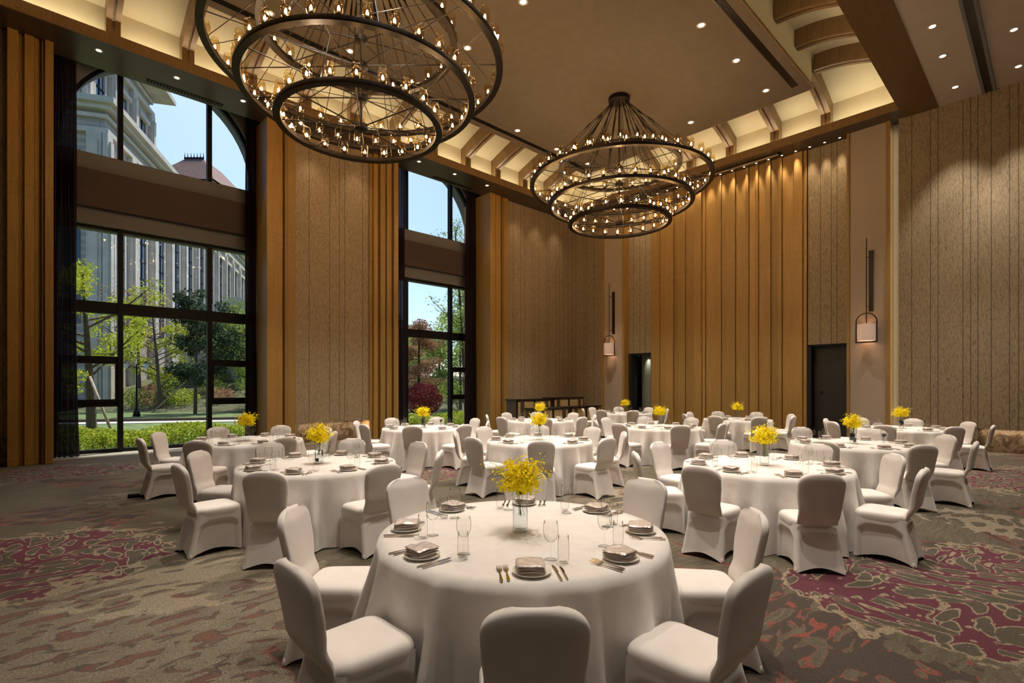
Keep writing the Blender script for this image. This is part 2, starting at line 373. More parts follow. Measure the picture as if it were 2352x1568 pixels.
# floor
struct(MB().grid(lambda u, v: (XB+(18.3-XB)*u, YR+(15.45-YR)*v, 0), 1, 1), 'floor', M['carpet'])
# wall on the window side: bark panels above a recessed stone niche
def rect(mb, x0, x1, y0, y1, z0, z1): return mb.box(x0, x1, y0, y1, z0, z1)
wl = MB()
for x0, x1 in [(XB, -.29), (5.6, 7.98), (13.9, 17.66)]:
    wl.box(x0, x1, 15.1, 15.5, .6, ZS+1.6)
wl = struct(wl, 'wall_left', M['wall_tex_left'])
k_ = N('brown_marble'); nn = k_.noise(k_.co((2.5, 2.5, 2.5)), 1.5, 6., .65, 1.5)
M['marble'] = k_.bsdf(k_.ramp(nn, [(.35, (.12, .085, .06)), (.5, (.27, .20, .145)), (.56, (.42, .34, .26)), (.7, (.22, .16, .11))]), .25)
b = MB()
for x0, x1 in [(XB, -.29), (5.6, 7.98), (13.9, 17.9)]: b.box(x0, x1, 15.34, 15.5, 0, .62)
struct(b, 'baseboard_left', M['marble'])
# fluted oak pilasters beside the windows
def fluted(name, spans, z1=ZS, y_back=16.5):
    mb = MB()
    for x0, x1, y0 in spans: mb.box(x0, x1, y0, y_back, 0, z1)
    o = struct(mb, name, M['oak']); mod(o, 'BEVEL', width=.008, segments=1); return o
def profile(x0, rev=False):
    seq = [(0, .16, 14.90), (.16, .20, 15.02), (.20, .34, 14.93), (.34, .43, 14.90), (.43, .50, 15.02), (.50, .56, 14.94), (.56, .72, 14.88)]
    if rev: seq = [(.82-b_-.10, .82-a, y) for a, b_, y in seq]; seq = [(max(0, a), b_ , y) for a, b_, y in seq]
    return [(x0+a, x0+b_, y) for a, b_, y in seq]
fluted('trim_1', [(-.29, -.12, 14.90), (-.12, -.03, 15.02), (-.03, .12, 14.93), (.12, .20, 14.97), (.20, .24, 15.03), (.24, .29, 14.95), (.29, .43, 14.88)])
fluted('trim_2', [(4.80, 5.02, 14.88), (5.02, 5.12, 14.94), (5.12, 5.24, 14.97), (5.24, 5.30, 15.06), (5.30, 5.40, 14.95), (5.40, 5.62, 15.0)])
fluted('trim_3', [(7.96, 8.06, 15.04), (8.06, 8.20, 14.95), (8.20, 8.28, 15.05), (8.28, 8.46, 14.93), (8.46, 8.52, 15.02), (8.52, 8.70, 14.95), (8.70, 8.74, 15.02), (8.74, 8.91, 14.88)])
fluted('trim_4', [(12.90, 13.16, 14.88), (13.16, 13.22, 14.97), (13.22, 13.50, 14.94), (13.50, 13.58, 15.05), (13.58, 13.66, 14.95), (13.66, 13.70, 15.05), (13.70, 13.92, 14.98)])
# window walls with arched openings
WX = [2.74, 11.1]; HW = 2.25; YG = 16.4; AV = 2.65; ZA = 7.5; WBOT, WTOP, UBOT = .05, 5.64, 7.37
ww = MB(); rev = MB(); beam = MB()
for cx in WX:
    a0, a1 = cx-2.75, cx+2.75
    for x0, x1 in [(a0, cx-HW), (cx+HW, a1)]:
        ww.box(x0, x1, 16.22, 16.95, -.3, 10.9)
    ww.box(cx-HW, cx+HW, 16.22, 16.95, WTOP, UBOT)
    n = 28; pts = [(cx+HW*math.cos(PI-PI*i/n), ZA+AV*math.sin(PI*i/n)) for i in range(n+1)]
    pts = [(cx-HW, ZA)] + pts + [(cx+HW, ZA)]
    for (xa, za), (xb, zb) in zip(pts, pts[1:]):
        if abs(xa-xb) < 1e-6: continue
        ww.add([(xa,16.22,za),(xb,16.22,zb),(xb,16.22,10.9),(xa,16.22,10.9),(xa,16.95,za),(xb,16.95,zb),(xb,16.95,10.9),(xa,16.95,10.9)],
               [(0,1,2,3),(4,7,6,5),(0,4,5,1),(3,2,6,7)])
    beam.box(cx-2.30, cx+2.06, 16.02, 16.215, 6.02, 6.92)
ww.box(5.4, 8.4, 16.6, 16.95, -.3, 10.9); ww.box(13.8, 22, 16.6, 16.95, -.3, 10.9); ww.box(-12, -.2, 16.6, 16.95, -.3, 10.9)
struct(ww, 'wall_windows', M['grey_reveal'])
struct(beam, 'trim_5', M['brown_beam'])
th = MB()
for cx in WX: th.box(cx-2.31, cx+2.06, 15.46, 16.5, -.2, .012)
struct(th, 'floor_threshold', M['stone_floor'])
# curtain pocket above the soffit
pk = MB()
for cx in WX: pk.box(cx-2.31, cx+2.06, 15.4, 16.2, 10.25, 10.35)
struct(pk, 'ceiling_pocket', M['brown_beam'])
# windows
def window(name, cx):
    fr = MB(); t = .11; Y0, Y1 = YG-.06, YG+.06
    x0, x1 = cx-HW, cx+HW
    for x in (cx-1.0, cx+1.0):
        fr.box(x-t/2, x+t/2, Y0-.06, Y1, WBOT, WTOP); fr.box(x-t/2, x+t/2, Y0-.06, Y1, UBOT, ZA+AV*math.sqrt(1-1/HW**2)-.02)
    fr.box(x0, x0+.07, Y0, Y1, WBOT, WTOP); fr.box(x1-.07, x1, Y0, Y1, WBOT, WTOP)
    fr.box(x0, x1, Y0, Y1, -.02, WBOT+.05); fr.box(x0, x1, Y0, Y1, WTOP-.07, WTOP+.01); fr.box(x0, x1, Y0-.02, Y1, UBOT-.01, UBOT+.04)
    fr.box(x0, x1, Y0-.03, Y1+.02, 3.49, 3.775)
    for xa, xb in ((x0, cx-1), (cx+1, x1)):
        fr.box(xa, xb, Y0, Y1, 2.27, 2.42); fr.box(xa, xb, Y0, Y1, 1.16, 1.31)
    n = 40
    def arc(u, v):
        a = PI-PI*u; r = [HW+.01, HW-.09, HW-.09, HW+.01][int(round(v*4)) % 4]; y = [Y0, Y0, Y1, Y1][int(round(v*4)) % 4]
        return (cx+r*math.cos(a), y, ZA+(r+AV-HW)*math.sin(a))
    fr.grid(arc, n, 4)
    o = struct(fr, name, M['frame'])
    for xa, xb, s in ((x0+.05, cx-1.03, -1), (cx+1.03, x1-.05, 1)):
        sa = MB(); w = .075; ya, yb = YG-.10, YG-.02
        sa.box(xa, xa+w, ya, yb, 1.27, 2.31); sa.box(xb-w, xb, ya, yb, 1.27, 2.31); sa.box(xa+w, xb-w, ya, yb, 1.27, 1.27+w); sa.box(xa+w, xb-w, ya, yb, 2.31-w, 2.31)
        so = sa.build('opening_sash', M['frame'], o)
        hd = MB(); hx = xa+w/2 if s > 0 else xb-w/2
        hd.box(hx-.012, hx+.012, ya-.035, ya, 1.72, 1.84); hd.build('sash_handle', M['dark'], so)
    g = MB()
    xs = [x0, cx-1, cx+1, x1]
    for i in range(3):
        for za, zb in (((WBOT, 1.2), (1.2, 2.35), (2.35, 3.6), (3.6, WTOP)) if i != 1 else ((WBOT, 3.6), (3.6, WTOP))):
            gg = MB(); gg.add([(xs[i], YG, za), (xs[i+1], YG, za), (xs[i+1], YG, zb), (xs[i], YG, zb)], [(0,1,2,3)])
            gg.build('window_pane', M['pane'], o)
    gg = MB(); pts = [(cx+(HW-.03)*math.cos(PI-PI*i/24), YG, ZA+(AV-.03)*math.sin(PI*i/24)) for i in range(25)]
    vs = [(x0, YG, UBOT)]+pts+[(x1, YG, UBOT)]
    gg.add(vs, [tuple(range(len(vs)))]); gg.build('arched_pane', M['pane'], o)
window('window_1', WX[0]); window('window_2', WX[1])
# soffit (ring round the coffer) and oak fascia
s = MB()
s.box(XB, 18.3, YS+.02, 15.4, ZS, ZS+.16)       # window side
s.box(XS+.02, 18.3, YB, YS+.02, ZS, ZS+.16)     # timber side
s.box(5.0, 8.5, 15.4, 16.0, ZS, ZS+.16); s.box(13.2, 18.3, 15.4, 16.0, ZS, ZS+.16); s.box(XB, .3, 15.4, 16.0, ZS, ZS+.16)
struct(s, 'ceiling_soffit', M['soffit'])
f = MB(); f.box(-.82, XS+.02, YS-.02, YS+.02, ZS-.02, ZS+.22); f.box(-.82, XS, YS+.02, YS+.36, ZS+.16, ZS+.2)
struct(f, 'trim_6', M['oak_rib'])
f = MB(); f.box(XS-.02, XS+.02, YB, YS-.02, ZS-.02, ZS+.22); f.box(XS+.02, XS+.45, YB, YS, ZS+.16, ZS+.2)
struct(f, 'trim_7', M['oak_rib'])
f = MB(); f.box(-.82, 18.3, 2.18, YB, ZS-.015, ZS+.2)
struct(f, 'trim_8', M['oak_dark'])
f = MB(); f.box(-1.2, -.8, YB, YS, ZS-.02, ZS+.2)
struct(f, 'trim_9', M['oak_dark_y'])
# coffer: upstand wall, coved vault and the lowered centre panel
PX0, PX1, PY0, PY1, ZP = .9, 15.4, 4.53, 12.26, 9.68
ZV, ZT = 10.07, 10.62
def vault(ax):
    # ax: outer line, inner line -> section points (outer, z)
    o, i = ax; pts = [(o, ZS+.16), (o, ZV)]
    for q in range(1, 9):
        t = PI/2*q/8; pts.append((o+(i-o)*q/8, ZV+(ZT-ZV)*math.sin(t)))
    return pts
c = MB()
OY1, OY0, OX1, OX0 = YS+.42, YB-.45, XS+.45, -1.25
def loopat(z, y1, y0, x1, x0): return [(x0,y0,z),(x1,y0,z),(x1,y1,z),(x0,y1,z)]
A = vault((0, 1)); rows = []
for t, z in A:
    rows.append(loopat(z, OY1+(PY1-OY1)*t, OY0+(PY0-OY0)*t, OX1+(PX1-OX1)*t, OX0+(PX0-OX0)*t))
vs = [p for r_ in rows for p in r_]; fs = [(4*i+j, 4*i+(j+1)%4, 4*i+4+(j+1)%4, 4*i+4+j) for i in range(len(rows)-1) for j in range(4)]
c.add(vs, fs); c.box(PX0, PX1, PY0, PY1, ZT, ZT+.05)
c = struct(c, 'ceiling_cove', M['cream'], True, auto=22)
p = MB(); p.box(PX0+.02, PX1-.02, PY0+.02, PY1-.02, ZP+.06, ZT+.02); struct(p, 'ceiling_upstand', M['cream'])
p = MB(); p.box(PX0, PX1, PY0, PY1, ZP, ZP+.05); cp = struct(p, 'ceiling', M['panel_paint'])
p = MB()
for y0, y1 in ((PY0-.03, PY0), (PY1, PY1+.03)): p.box(PX0-.03, PX1+.03, y0, y1, ZP, ZP+.07)
for x0, x1 in ((PX0-.03, PX0), (PX1, PX1+.03)): p.box(x0, x1, PY0, PY1, ZP, ZP+.07)
struct(p, 'trim_10', M['oak_rib'])
# ribs of the cove (each a curved oak member with a centre groove)
def rib_mb(L):
    """rib section along +x from the wall (x=0) to the panel (x=L); width along y"""
    mb = MB(); w = .13; path = [(0, ZS+.2), (0, 9.72)]
    outer = [(-.02, ZS+.2), (-.02, ZV)]; inner = [(.24, ZS+.2), (.24, 9.74)]
    for q in range(1, 11):
        t = PI/2*q/10
        outer.append((-.02+(L+.02)*q/10, ZV+(ZT-ZV)*math.sin(t)+.02)); inner.append((.24+(L-.24)*q/10, 9.74+.46*math.sin(t)))
    for y0, y1, ins in ((-w, -.025, 0), (.025, w, 0), (-.025, .025, .05)):
        ii = [(x-(.05 if ins else 0) if k < 2 else x-(.03 if ins else 0), z+(.05 if ins and k > 1 else 0)) for k, (x, z) in enumerate(inner)]
        for k in range(len(outer)-1):
            a, b_, c_, d = outer[k], outer[k+1], ii[k+1], ii[k]
            vs = [(x, y, z) for y in (y0, y1) for x, z in (a, b_, c_, d)]
            mb.add(vs, [(0,1,2,3),(7,6,5,4),(0,4,5,1),(2,6,7,3),(1,5,6,2),(0,3,7,4)])
    return mb
ribm = {}
def rib(x, y, rz, L):
    key = round(L, 2)
    if key not in ribm: ribm[key] = rib_mb(L).mesh('ceiling_rib', M['oak_rib'])
    o = bpy.data.objects.new('trim_11', ribm[key]); COL.objects.link(o); o.location = (x, y, 0); o.rotation_euler = (0, 0, rz); o['kind'] = 'structure'
for k in range(11):
    x = 1.4+1.42*k
    rib(x, OY1, -PI/2, OY1-PY1); rib(x, OY0, PI/2, PY0-OY0)
for k in range(6):
    y = 4.72+1.43*k
    rib(OX1, y, PI, OX1-PX1); rib(OX0, y, 0, PX0-OX0)
# slot diffusers in the ceiling panel
for y in (PY0+.21, PY1-.37):
    m_ = MB(); m_.box(PX0+.6, 14.95, y, y+.17, ZP-.004, ZP+.01); o = struct(m_, 'ceiling_slot', M['dark'])
    m_ = MB()
    for i in range(5): m_.box(PX0+.6, 14.95, y+.02+i*.03, y+.026+i*.03, ZP-.012, ZP-.003)
    m_.build('diffuser_blade', M['bronze'], o)
# soffit vents near the window heads
for cx in WX:
    m_ = MB(); m_.box(cx-.62, cx+1.05, 15.10, 15.24, ZS-.012, ZS); o = empty('air_grille', (0,0,0)); tag(o, 'black slatted air grille in the soffit over the '+('large left window' if cx < 5 else 'narrow right window'), 'vent')
    m_.build('grille_frame', M['dark'], o)
    m_ = MB()
    for i in range(26): m_.box(cx-.6+i*.064, cx-.57+i*.064, 15.11, 15.23, ZS-.022, ZS-.010)
    m_.build('grille_slats', M['frame'], o)
# ceiling on the right and its partition track
struct(MB().box(XB, 18.3, YR-.3, 2.18, ZS, ZS+.15), 'ceiling_right', M['paint'])
struct(MB().box(XB, -1.2, 2.18, 14.1, ZS, ZS+.15), 'ceiling_rear', M['paint'])
tr = MB(); tr.box(XB, 17.64, 1.06, 1.12, ZS-.03, ZS); tr.box(XB, 17.64, 1.26, 1.32, ZS-.03, ZS); struct(tr, 'trim_12', M['grey_reveal'])
struct(MB().box(XB, 17.64, 1.12, 1.26, ZS-.012, ZS-.001), 'trim_13', M['dark'])
# timber side wall
def yz(mb, y0, y1, x0, z0, z1, x1=18.3): return mb.box(x0, x1, y0, y1, z0, z1)
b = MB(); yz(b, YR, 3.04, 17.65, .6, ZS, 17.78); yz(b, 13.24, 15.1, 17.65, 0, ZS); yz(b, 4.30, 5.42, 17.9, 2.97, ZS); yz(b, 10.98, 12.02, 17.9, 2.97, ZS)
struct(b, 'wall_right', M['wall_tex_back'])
b = MB(); yz(b, YR, 3.3, 18.0, 0, ZS+.1); yz(b, 12.9, 13.3, 17.98, 0, ZS); struct(b, 'wall_backing', M['cream'])
b = MB(); yz(b, YR, -.55, 17.9, 0, .6, 18.02); yz(b, -.5, 1.42, 17.9, 0, .6, 18.02); yz(b, 2.05, 3.04, 17.9, 0, .6, 18.02); struct(b, 'baseboard_right', M['marble'])
b = MB(); yz(b, 1.42, 2.05, 17.66, 0, .6, 18.02); struct(b, 'baseboard_block', M['marble'])
b = MB(); yz(b, 3.32, 4.2, 17.6, 0, ZS); yz(b, 12.12, 13.02, 17.6, 0, ZS); struct(b, 'wall_sconce_panels', M['sconce_wall'])
b = MB()
for y0, y1 in ((3.22, 3.32), (4.2, 4.27), (12.02, 12.12), (13.02, 13.10)): yz(b, y0, y1, 17.57, 0, ZS)
o = struct(b, 'trim_14', M['oak'])
# vertical timber boards of different depth
ys = [5.42, 5.53, 5.79, 6.14, 6.27, 6.48, 6.64, 6.88, 6.98, 7.19, 7.30, 7.65, 7.99, 8.14, 8.36, 8.73, 8.85, 9.15, 9.5, 9.8, 9.99, 10.33, 10.57, 10.69, 10.98]
dp = [0, .05, .0, .06, .02, .07, 0, .05, .02, .06, .0, .05, .02, .07, .0, .05, .09, .02, .06, .0, .05, .02, .06, .0]
b = MB()
for (y0, y1), d in zip(zip(ys, ys[1:]), dp): yz(b, y0+.004, y1-.004, 17.86-d, 0, ZS)
o = struct(b, 'wall_timber', M['oak']); mod(o, 'BEVEL', width=.006, segments=1)
struct(MB().box(17.9, 18.3, 5.4, 11.0, 0, ZS), 'wall_timber_core', M['black'])
# doors: dark openings in the timber side wall
dr = MB(); dr.box(18.15, 18.3, 4.27, 5.42, 0, 2.97); o = struct(dr, 'door_1', simple('dark_green_grey_leaf', (.030, .030, .026), .5))
MB().box(18.13, 18.15, 5.05, 5.13, 1.42, 1.52).build('lock_plate', M['black'], o)
jb = MB(); jb.box(17.88, 18.15, 5.30, 5.42, 0, 2.97); jb.box(17.88, 18.15, 4.27, 4.29, 0, 2.97); jb.box(17.88, 18.15, 4.27, 5.42, 2.93, 2.97); jb.build('door_frame', M['black'], o)
jb = MB(); jb.box(17.88, 18.3, 11.88, 12.02, 0, 2.97); jb.box(17.88, 19.4, 10.98, 11.0, 0, 2.97); jb.box(17.88, 19.4, 10.98, 12.02, 2.95, 3.0); jb.box(17.88, 19.4, 10.98, 12.6, -.02, 0.0); jb.box(19.4, 19.5, 10.9, 12.6, 0, 3); jb.box(18.3, 19.4, 12.5, 12.6, 0, 3)
o = struct(jb, 'door_2', M['black'])
cv = MB(); cv.lathe([(.55, 0), (.55, 2.95)], 40, (18.95, 11.42, 0)); cv.build('curved_wall', simple('grey_green_plaster', (.20, .22, .18), .7), o, True)
light('doorway_spot', 'SPOT', (18.28, 11.4, 2.92), 45, (1, .95, .8), (.12, .03, -1), spot_size=math.radians(70), spot_blend=1, shadow_soft_size=.03)
# walls behind and beside the camera
DW = simple('dark_rear_panelling', (.10, .07, .045), .8)
struct(MB().box(XB-.2, XB, YR, 15.5, 0, ZS), 'wall_rear', DW)
struct(MB().box(XB, 18.3, YR-.2, YR, 0, ZS), 'wall_side', DW)
struct(MB().box(XB-.2, 18.4, YR-.2, 17, 10.9, 11.0), 'ceiling_slab', M['black'])
struct(MB().box(18.3, 18.4, YR-.2, 10.9, 0, 10.9).box(18.3, 18.4, 12.6, 17, 0, 10.9).box(18.3, 18.4, 10.9, 12.6, 3.0, 10.9), 'wall_outer', M['black'])
# projection screen housing
sc_ = empty('projection_screen_housing', (0,0,0)); tag(sc_, 'long slim metal projection screen housing under the soffit before the timber wall', 'projector screen')
m_ = MB(); m_.tube([(17.42, 6.1, ZS-.05), (17.42, 10.4, ZS-.05)], .042, 14); m_.build('casing', simple('champagne_metal', (.30, .24, .17), .3, .9), sc_, True, 50)
m_ = MB(); m_.box(17.37, 17.47, 6.06, 6.1, ZS-.1, ZS-.003); m_.box(17.37, 17.47, 10.4, 10.44, ZS-.1, ZS-.003); m_.build('end_bracket', M['dark'], sc_)

# ------------------------------------------------------------------ downlights
ring_me = MB().lathe([(.055, -.001), (.085, -.006), (.092, 0), (.055, .0)], 20).mesh('trim_ring', simple('white_trim_ring', (.6, .56, .48), .4), True)
lens_me = MB().lathe([(.0001, -.002), (.056, -.002)], 20).mesh('lens', M['downlight_lens'])
def downlight(x, y, z, label, group, e, size=1., spot=60, d=(0, 0, -1), col=WARM2, blend=.6, visible=True):
    if visible:
        o = empty('downlight', (x, y, z)); tag(o, label, 'ceiling light', group); o.scale = (size,)*3
        for nm, me in (('trim_ring', ring_me), ('lens', lens_me)):
            c_ = bpy.data.objects.new(nm, me); COL.objects.link(c_); c_.parent = o
    light('downlight_or_fill_beam', 'SPOT', (x, y, z-.03), e, col, d, spot_size=math.radians(spot), spot_blend=blend, shadow_soft_size=.05)
ORD = ['first', 'second', 'third', 'fourth', 'fifth', 'sixth', 'seventh', 'eighth', 'ninth', 'tenth', 'eleventh', 'twelfth', 'thirteenth', 'fourteenth', 'fifteenth', 'sixteenth', 'seventeenth', 'eighteenth', 'nineteenth', 'twentieth', 'twenty-first', 'twenty-second', 'twenty-third', 'twenty-fourth']
GP = 'round downlights in the brown ceiling panel'
for row, y, xs in (('right', 5.43, (14.58, 12.71, 10.9, 9.1, 7.3, 5.5, 3.7)), ('middle', 7.65, (14.68, 7.54, 3.8, 2.2)), ('off-centre', 9.6, (14.6, 7.6)), ('left', 11.62, (14.7, 13.04, 11.2, 9.35, 7.6, 5.63, 3.8))):
    for i, x in enumerate(xs):
        downlight(x, y, ZP, 'lit downlight in the brown panel, '+row+' row, '+ORD[i]+' from the timber wall', GP, 760*K_SPOT, 1.15, 62)
for x, w_ in ((1.17, 'leftmost'), (2.64, 'middle'), (4.11, 'rightmost')): downlight(x, 14.57, ZS, w_+' of three downlights in the soffit over the large left window', 'downlights over the large left window', 110*K_SPOT, .9, 50)
for x, w_ in ((9.45, 'leftmost'), (10.92, 'middle'), (12.41, 'rightmost')): downlight(x, 14.5, ZS, w_+' of three downlights in the soffit over the narrow right window', 'downlights over the narrow right window', 110*K_SPOT, .9, 50)
for x in (6.1, 7.5, 14.4, 15.6, 16.8): light('soffit_wash', 'SPOT', (x, 14.6, ZS-.03), 55, WARM, (0, .12, -1), spot_size=math.radians(60), spot_blend=1, shadow_soft_size=.05)
for x, y, w_ in [(13.62, 1.78, 'top left'), (15.01, 1.78, 'middle left'), (16.79, 1.75, 'lower left'), (14.98, .63, 'upper right'), (16.77, .63, 'lower right')]:
    downlight(x, y, ZS, w_+' downlight in the pale ceiling round the partition track', 'downlights in the pale right ceiling', 500*K_SPOT, 1., 60)
for i, y in enumerate([4.48, 4.88, 5.29, 5.69, 6.10, 6.51, 6.9, 7.3, 7.71, 8.12, 8.54, 8.95, 9.36, 9.77, 10.18, 10.6, 11.0, 11.4, 11.8]):
    downlight(17.70, y, ZS, ORD[i]+' small wall washer from the right, above the '+('bark panel right of the timber wall' if y < 5.4 else 'timber wall' if y < 10.9 else 'bark panel left of the timber wall'), 'wall washers above the '+('right bark panel' if y < 5.4 else 'timber wall' if y < 10.9 else 'left bark panel'), 130, .5, 40, (.09, 0, -1), WARM, .9)
# other ceiling lights beyond the frame (the hall goes on behind the camera)
for x, y in [(3.9, 1.6), (2.9, 1.9), (6.5, 1.2), (9.5, 1.7), (9.5, -1.5)]:
    light('downlight_or_fill_beam', 'SPOT', (x, y, ZS-.05), 620*K_SPOT, WARM2, (0, 0, -1), spot_size=math.radians(62), spot_blend=.6, shadow_soft_size=.05)

# ------------------------------------------------------------------ wall lanterns
def lantern(y, ztop, label):
    """built round its shade: origin on the wall"""
    o = empty('wall_lantern', (17.6, y, 0)); tag(o, label, 'wall lamp', None)
    X = -.22
    m_ = MB(); m_.box(-.05, 0, -.12, -.02, 3.82, 5.55); m_.build('back_plate', M['dark'], o)
    m_ = MB(); m_.tube([(X, 0, 3.34), (X, 0, 5.88)], .013, 8); m_.tube([(X, 0, 5.35), (-.04, -.05, 5.35)], .01, 6); m_.tube([(X, 0, 3.95), (-.04, -.05, 3.95)], .01, 6); m_.build('hanging_rod', M['dark'], o)
    m_ = MB(); pts = [(X, -.25, 2.93), (X, -.25, 3.50)]+[(X, -.25*math.cos(PI*i/16), 3.50+.25*math.sin(PI*i/16)) for i in range(1, 16)]+[(X, .25, 3.50), (X, .25, 2.93)]
    m_.tube(pts, .016, 8); m_.box(X-.03, X+.03, -.265, .265, 2.91, 2.94); m_.build('arched_frame', M['dark'], o, True, 40)
    m_ = MB(); m_.lathe([(.20, 2.97), (.215, 2.965), (.222, 3.2), (.215, 3.435), (.20, 3.44)], 32, (X, 0, 0)); m_.build('shade', M['shade'], o, True, 50)
    light('lantern_glow', 'POINT', (17.6+X, y, 3.15), 5, (1, .62, .36), shadow_soft_size=.06)
lantern(3.74, 3.5, 'dark arched wall lantern with glowing paper shade beside the right doorway')
lantern(12.62, 3.5, 'dark arched wall lantern with glowing paper shade beside the far left doorway')

# ------------------------------------------------------------------ curtains
def curtain(x0, x1, label, flare=0., seed=1, tie=False):
    mb = MB(); ph = seed*1.7
    def fn(u, v):
        z = .03+v*9.6
        w = 1+flare*(1-v)**4
        xc = (x0+x1)/2; x = xc+(u-.5)*(x1-x0)*w+.012*math.sin(7*v+u*9)
        a = .10*(1-.25*v); y = 15.78+a*math.sin(u*2*PI*5+ph+.5*math.sin(v*3))+.03*math.sin(u*23+v*5)
        return (x, y, z)
    mb.grid(fn, 90, 40)
    o = empty('curtain', ((x0+x1)/2, 15.78, 0)); tag(o, label, 'curtain')
    c_ = mb.build('curtain_fabric', M['curtain'], None, True); c_.parent = o; c_.matrix_parent_inverse = Matrix.Translation((-(x0+x1)/2, -15.78, 0)); 
curtain(.46, .86, 'dark sheer curtain gathered at the left side of the large window', .28, 1)
curtain(4.50, 4.79, 'dark plum curtain gathered at the right side of the large window', .1, 2)
curtain(9.05, 9.66, 'dark sheer curtain gathered at the left side of the narrow window', .15, 3)
curtain(12.45, 12.88, 'dark plum curtain gathered at the right side of the narrow window', .1, 4)

for x, y in [(.4, 3.3), (-2.2, 1.8), (2.2, -1.6), (-1.5, -1.5), (5.6, -1.5), (-2.4, 5.4), (-5, 1), (1, -4.5)]:  # unseen fill spots, added to lift the near tablecloth and chair backs
    light('downlight_or_fill_beam', 'SPOT', (x, y, ZS-.05), 110*K_SPOT, WARM2, (0, 0, -1), spot_size=math.radians(80), spot_blend=.8, shadow_soft_size=.08)
# ================================================================== chandeliers
RINGS = [(1.61, 7.72, 24), (2.42, 7.27, 36), (1.93, 6.71, 32), (1.35, 6.2, 22)]
def band(r, z, n=96):
    mb = MB(); mb.lathe([(r-.055, -.035), (r+.055, -.035), (r+.062, -.02), (r+.062, .04), (r+.048, .045), (r+.048, .0), (r-.048, .0), (r-.048, .045), (r-.062, .04), (r-.062, -.02)], n, (0, 0, z), True)
    return mb
gl_me = MB().lathe([(.040, .0), (.058, .035), (.074, .09), (.078, .14), (.071, .20), (.056, .258), (.060, .262)], 16).mesh('glass_shade', M['amber_glass'], True)
bu_me = MB().lathe([(.001, .075), (.012, .08), (.019, .10), (.017, .13), (.005, .155), (.0005, .16)], 8).mesh('bulb', M['bulb'], True)
so_me = MB().lathe([(.001, -.045), (.014, -.045), (.014, -.005), (.046, .0), (.050, .02), (.046, .05), (.018, .055), (.016, .08), (.001, .08)], 12).mesh('lamp_socket', M['bronze'], True)
def chandelier(x, y, label, rz=0.):
    o = empty('ring_chandelier', (x, y, ZP), rz); tag(o, label, 'chandelier', None)
    def L(z): return z-ZP
    def part(mb, nm, smooth=True, m='bronze', auto=40):
        c_ = mb.build(nm, M[m], o, smooth, auto); return c_
    part(MB().lathe([(.001, -.13), (.25, -.13), (.29, -.11), (.29, -.0), (.001, 0)], 32), 'canopy')
    part(MB().tube([(0, 0, -.1), (0, 0, L(6.12))], .022, 10), 'central_rod')
    nl = 0; stuff = [MB(), MB(), MB()]
    for i, (r, z, cnt) in enumerate(RINGS):
        part(band(r, L(z)), 'ring')
        part(MB().lathe([(.001, -.05), (.10, -.05), (.115, -.04), (.115, .04), (.10, .05), (.001, .05)], 20, (0, 0, L(z))), 'hub')
        ns = 10 if r > 2 else 8
        for k in range(ns):
            a = 2*PI*k/ns+.2*i; c_, s_ = math.cos(a), math.sin(a)
            part(MB().tube([(.1*c_, .1*s_, L(z)), (r*c_, r*s_, L(z)-.01)], .011, 6), 'spoke')
            b_ = a+PI/ns; rr = r-.02
            top = (.2*math.cos(b_), .2*math.sin(b_), -.13); bot = (rr*math.cos(b_), rr*math.sin(b_), L(z)+.04)
            P_ = lambda t: tuple(top[j]+(bot[j]-top[j])*t for j in range(3))
            part(MB().tube([P_(0), P_(.25), P_(.27), P_(.31), P_(.35), P_(.37), P_(1)], [.007, .007, .014, .024, .014, .007, .007], 6), 'suspension_rod')
        # crossed bracing wires
        for k in range(ns):
            a = 2*PI*k/ns+.2*i+.25; b_ = a+2.2
            part(MB().tube([(r*math.cos(a), r*math.sin(a), L(z)), (r*math.cos(b_), r*math.sin(b_), L(z))], .006, 5), 'bracing_rod') if i in (1, 2) and k % 2 == 0 else None
        for k in range(cnt):
            a = 2*PI*(k+.3*i)/cnt; p = (r*math.cos(a), r*math.sin(a), L(z)+.045)
            # the small top ring: its lamps on the far side are mostly hidden, gathered into one part
            if i == 0 and k >= 10:
                for q, (me) in enumerate((so_me, gl_me, bu_me)):
                    vs = [(v.co.x+p[0], v.co.y+p[1], v.co.z+p[2]) for v in me.vertices]
                    stuff[q].add(vs, [tuple(f.vertices) for f in me.polygons])
                continue
            s_ = bpy.data.objects.new('lamp_socket', so_me); COL.objects.link(s_); s_.parent = o; s_.location = p
            for nm, me in (('glass_shade', gl_me), ('bulb', bu_me)):
                g_ = bpy.data.objects.new(nm, me); COL.objects.link(g_); g_.parent = s_
    a = stuff[0].build('lamp_sockets', M['bronze'], o, True); a['kind'] = 'stuff'
    stuff[1].build('glass_shades', M['amber_glass'], a, True); stuff[2].build('bulbs', M['bulb'], a, True)
chandelier(4.26, 8.36, 'huge dark four-ring chandelier of glass candle lamps, nearer, before the large window', -.35)
chandelier(11.98, 8.36, 'dark four-ring chandelier of glass candle lamps, farther, before the timber wall', .1)
# warm fill from each chandelier's lamps (small soft sources at the rings)
for cx in (4.26, 11.98):
    for r, z, cnt in RINGS[1:]:
        for k in range(4):
            a = PI/2*k+.6; light('lamp_glow', 'POINT', (cx+r*math.cos(a), 8.36+r*math.sin(a), z+.19), 20, (1, .74, .48), shadow_soft_size=.03)

